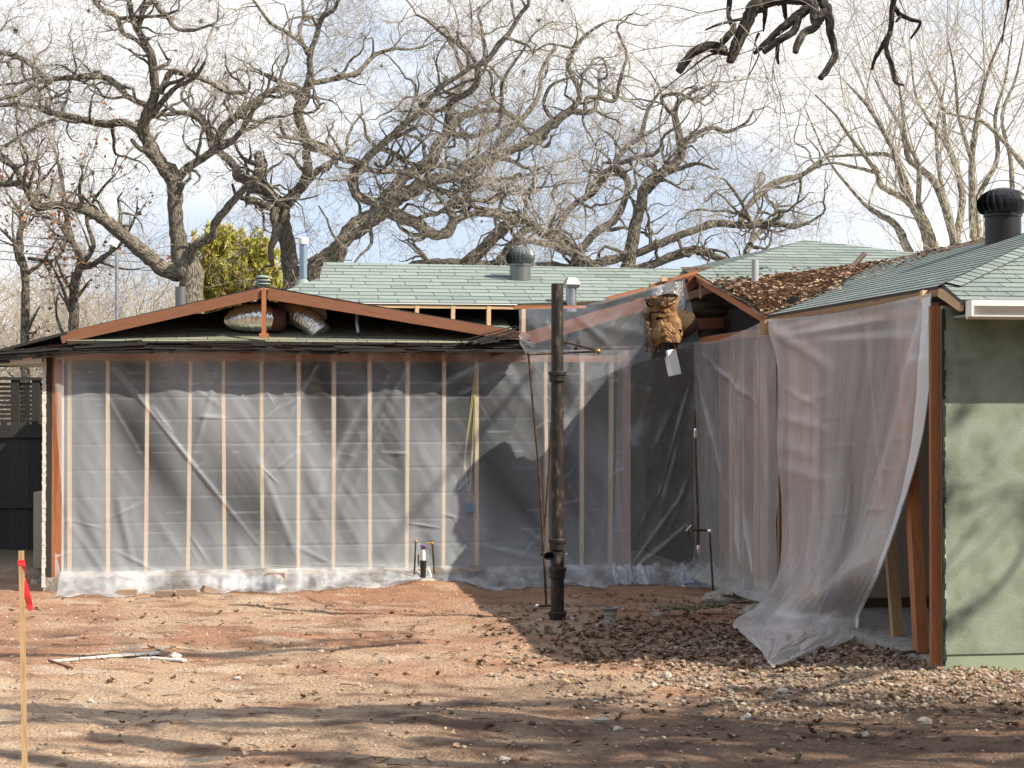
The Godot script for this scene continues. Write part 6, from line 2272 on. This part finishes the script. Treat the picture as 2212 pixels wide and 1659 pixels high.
func make_sky_blockers() -> void:
	# unseen live oaks, added behind the viewer to cut the sky light
	var tuft := MB.new()
	for i in 9:
		var d := Vector3(rng.randfn(), rng.randfn(), rng.randfn()).normalized()
		var s := d.cross(Vector3(rng.randfn(), rng.randfn(), rng.randfn())).normalized() * 0.3
		tuft.tri(-s, s, d)
	for k in 5:
		var c := Vector3(-20.0 + k * 10.0 + rng.randf_range(-1, 1), -0.1, 10.0 + rng.randf_range(-1.5, 1.5) - 2.0 * absf(k - 2.0))
		var o := thing("added_live_oak", c, ["far left", "left", "middle", "right", "far right"][k] + " unseen evergreen live oak added behind the viewer to block sky", "tree", "live oaks added behind the viewer to block sky")
		var mb := MB.new()
		mb.tube(PackedVector3Array([c, c + Vector3(0.2, 2.5, 0), c + Vector3(0.0, 6.0, 0.3)]), PackedFloat32Array([0.35, 0.28, 0.1]), 10)
		part("trunk", mb, M.shade_bark, o)
		var where := []
		var tint := []
		for i in 2200:
			var d := Vector3(rng.randfn(), rng.randfn(), rng.randfn()).normalized() * pow(rng.randf(), 0.35)
			var z := rng.randf_range(0.35, 0.75)
			where.append(Transform3D(up_turned(1.5).scaled(Vector3.ONE * z), c + Vector3(d.x * 5.6, 4.3 + d.y * 4.2, d.z * 3.6)))
			var g := rng.randf_range(0.6, 1.3)
			tint.append(Color(0.06 * g, 0.075 * g, 0.03 * g))
		tag(scatter("foliage", tuft.mesh(), M.green_leaf, where, tint, o), "", "", "", "stuff")


func make_woods() -> void:
	# small bare trees along the back, copies of two models
	var models := []
	for k in 2:
		var t := Bough.new()
		t.rn.seed = 200 + k
		t.kink = 0.22
		t.rise = 0.1
		t.fork = 0.26
		t.spray = 0.2
		t.step = 0.22
		t.most = 4
		var p := PackedVector3Array()
		var r := PackedFloat32Array()
		for i in 12:
			p.append(Vector3(0.25 * sin(i * 0.6 + k * 2.0), i * 0.36, 0.2 * sin(i * 0.45)))
			r.append(0.12 - 0.007 * i)
		t.big.tube(p, r, 8)
		for i in range(4, 12):
			for j in 3:
				var a := t.rn.randf() * TAU
				t.grow(p[i], Vector3(cos(a), 0.75, sin(a)).normalized(), t.rn.randf_range(1.6, 3.0), 0.05, 1)
		var o := thing("bare_tree", Vector3.ZERO, "x", "tree", "bare trees far behind the roofs")
		part("trunk", t.big, M.bark, o)
		tag(part("branches", t.fine, M.twig, o), "", "", "", "stuff")
		var tint := []
		for w in t.tips:
			var g := rng.randf_range(0.7, 1.25)
			tint.append(Color(g, g, g))
		tag(scatter("twigs", M.oak_sprays[k], M.twig, t.tips, tint, o), "", "", "", "stuff")
		models.append(o)
	var spots := [
		[-60, 40.0, 1.0, "hazy bare tree at the far left edge behind the fence"], [70, 47.0, 1.1, "hazy bare tree far behind the slat screen"], [185, 38.0, 0.85, "hazy bare tree left of the metal pole"],
		[300, 44.0, 1.0, "hazy bare tree right of the metal pole"], [395, 50.0, 1.1, "hazy bare tree between pole and first oak trunk"], [520, 52.0, 1.0, "hazy bare tree behind the juniper"], [760, 48.0, 0.95, "hazy bare tree behind the flue and mossy oak"],
		[930, 52.0, 1.0, "hazy bare tree left of the grey turbine vent"], [1080, 46.0, 0.9, "hazy bare tree just behind the grey turbine vent"], [1330, 50.0, 1.1, "hazy bare tree behind the low spreading oak"], [1500, 43.0, 0.95, "hazy bare tree behind the gable peak"],
		[1640, 47.0, 1.1, "hazy bare tree left of the hip roof's peak"], [1770, 41.0, 1.1, "hazy bare tree behind the hip roof's peak"], [1880, 45.0, 1.15, "hazy bare tree right of the hip roof's peak"], [2010, 39.0, 1.1, "hazy bare tree behind the slender pale stems"],
		[2110, 43.0, 1.2, "hazy bare tree left behind the black vent"], [2230, 40.0, 1.15, "hazy bare tree at the right edge behind the black vent"],
	]
	for i in spots.size():
		var e: Array = spots[i]
		var o: Node3D = models[i] if i < 2 else models[i % 2].duplicate()
		if i >= 2:
			o.name = numbered("bare_tree", self)
			add_child(o, true)
		var p := at(e[0], 880, e[1])
		o.position = Vector3(p.x, -0.15, p.z)
		o.rotation.y = i * 2.1
		o.scale = Vector3.ONE * e[2] * 0.62
		o.set_meta("label", e[3])
	# the brush below them
	for k in 2:
		var where := []
		var tint := []
		for i in 1900:
			var d := rng.randf_range(34.0, 56.0)
			var u := rng.randf_range(-150, 2350)
			if i % 3 != 0:
				u = rng.randf_range(-150, 620)
			var p := at(u, 880, d)
			var top := 2.6 + 1.3 * lump.get_noise_1d(u * 0.9) + (1.2 if u < 420 else 0.0)
			p.y = rng.randf() * top
			var s := rng.randf_range(1.0, 2.2)
			where.append(Transform3D(up_turned(0.9).scaled(Vector3(s, s, s)), p))
			var g := rng.randf_range(0.75, 1.3)
			tint.append(Color(g, g * 0.97, g * 0.92))
		tag(scatter("brushwood", M.fine_sprays[k] if k == 0 else M.oak_sprays[2], M.twig, where, tint), "grey leafless brush massed along the horizon", "brush", "", "stuff")


func _ready() -> void:
	rng.seed = 4
	lump = noise(0.018, 3, 21)
	patchy = noise(0.05, 3, 22)
	set_light()
	make_materials()
	M.branch = mat(lin(0.26, 0.236, 0.205), 0.95)
	M.branch.vertex_color_use_as_albedo = true
	M.moss = mat(lin(0.12, 0.108, 0.065), 0.95)
	make_ground()
	make_house()
	make_films()
	make_trees()
	make_pipes()
	make_vents()
	make_yard()
	make_leaf_pile()
	make_litter()
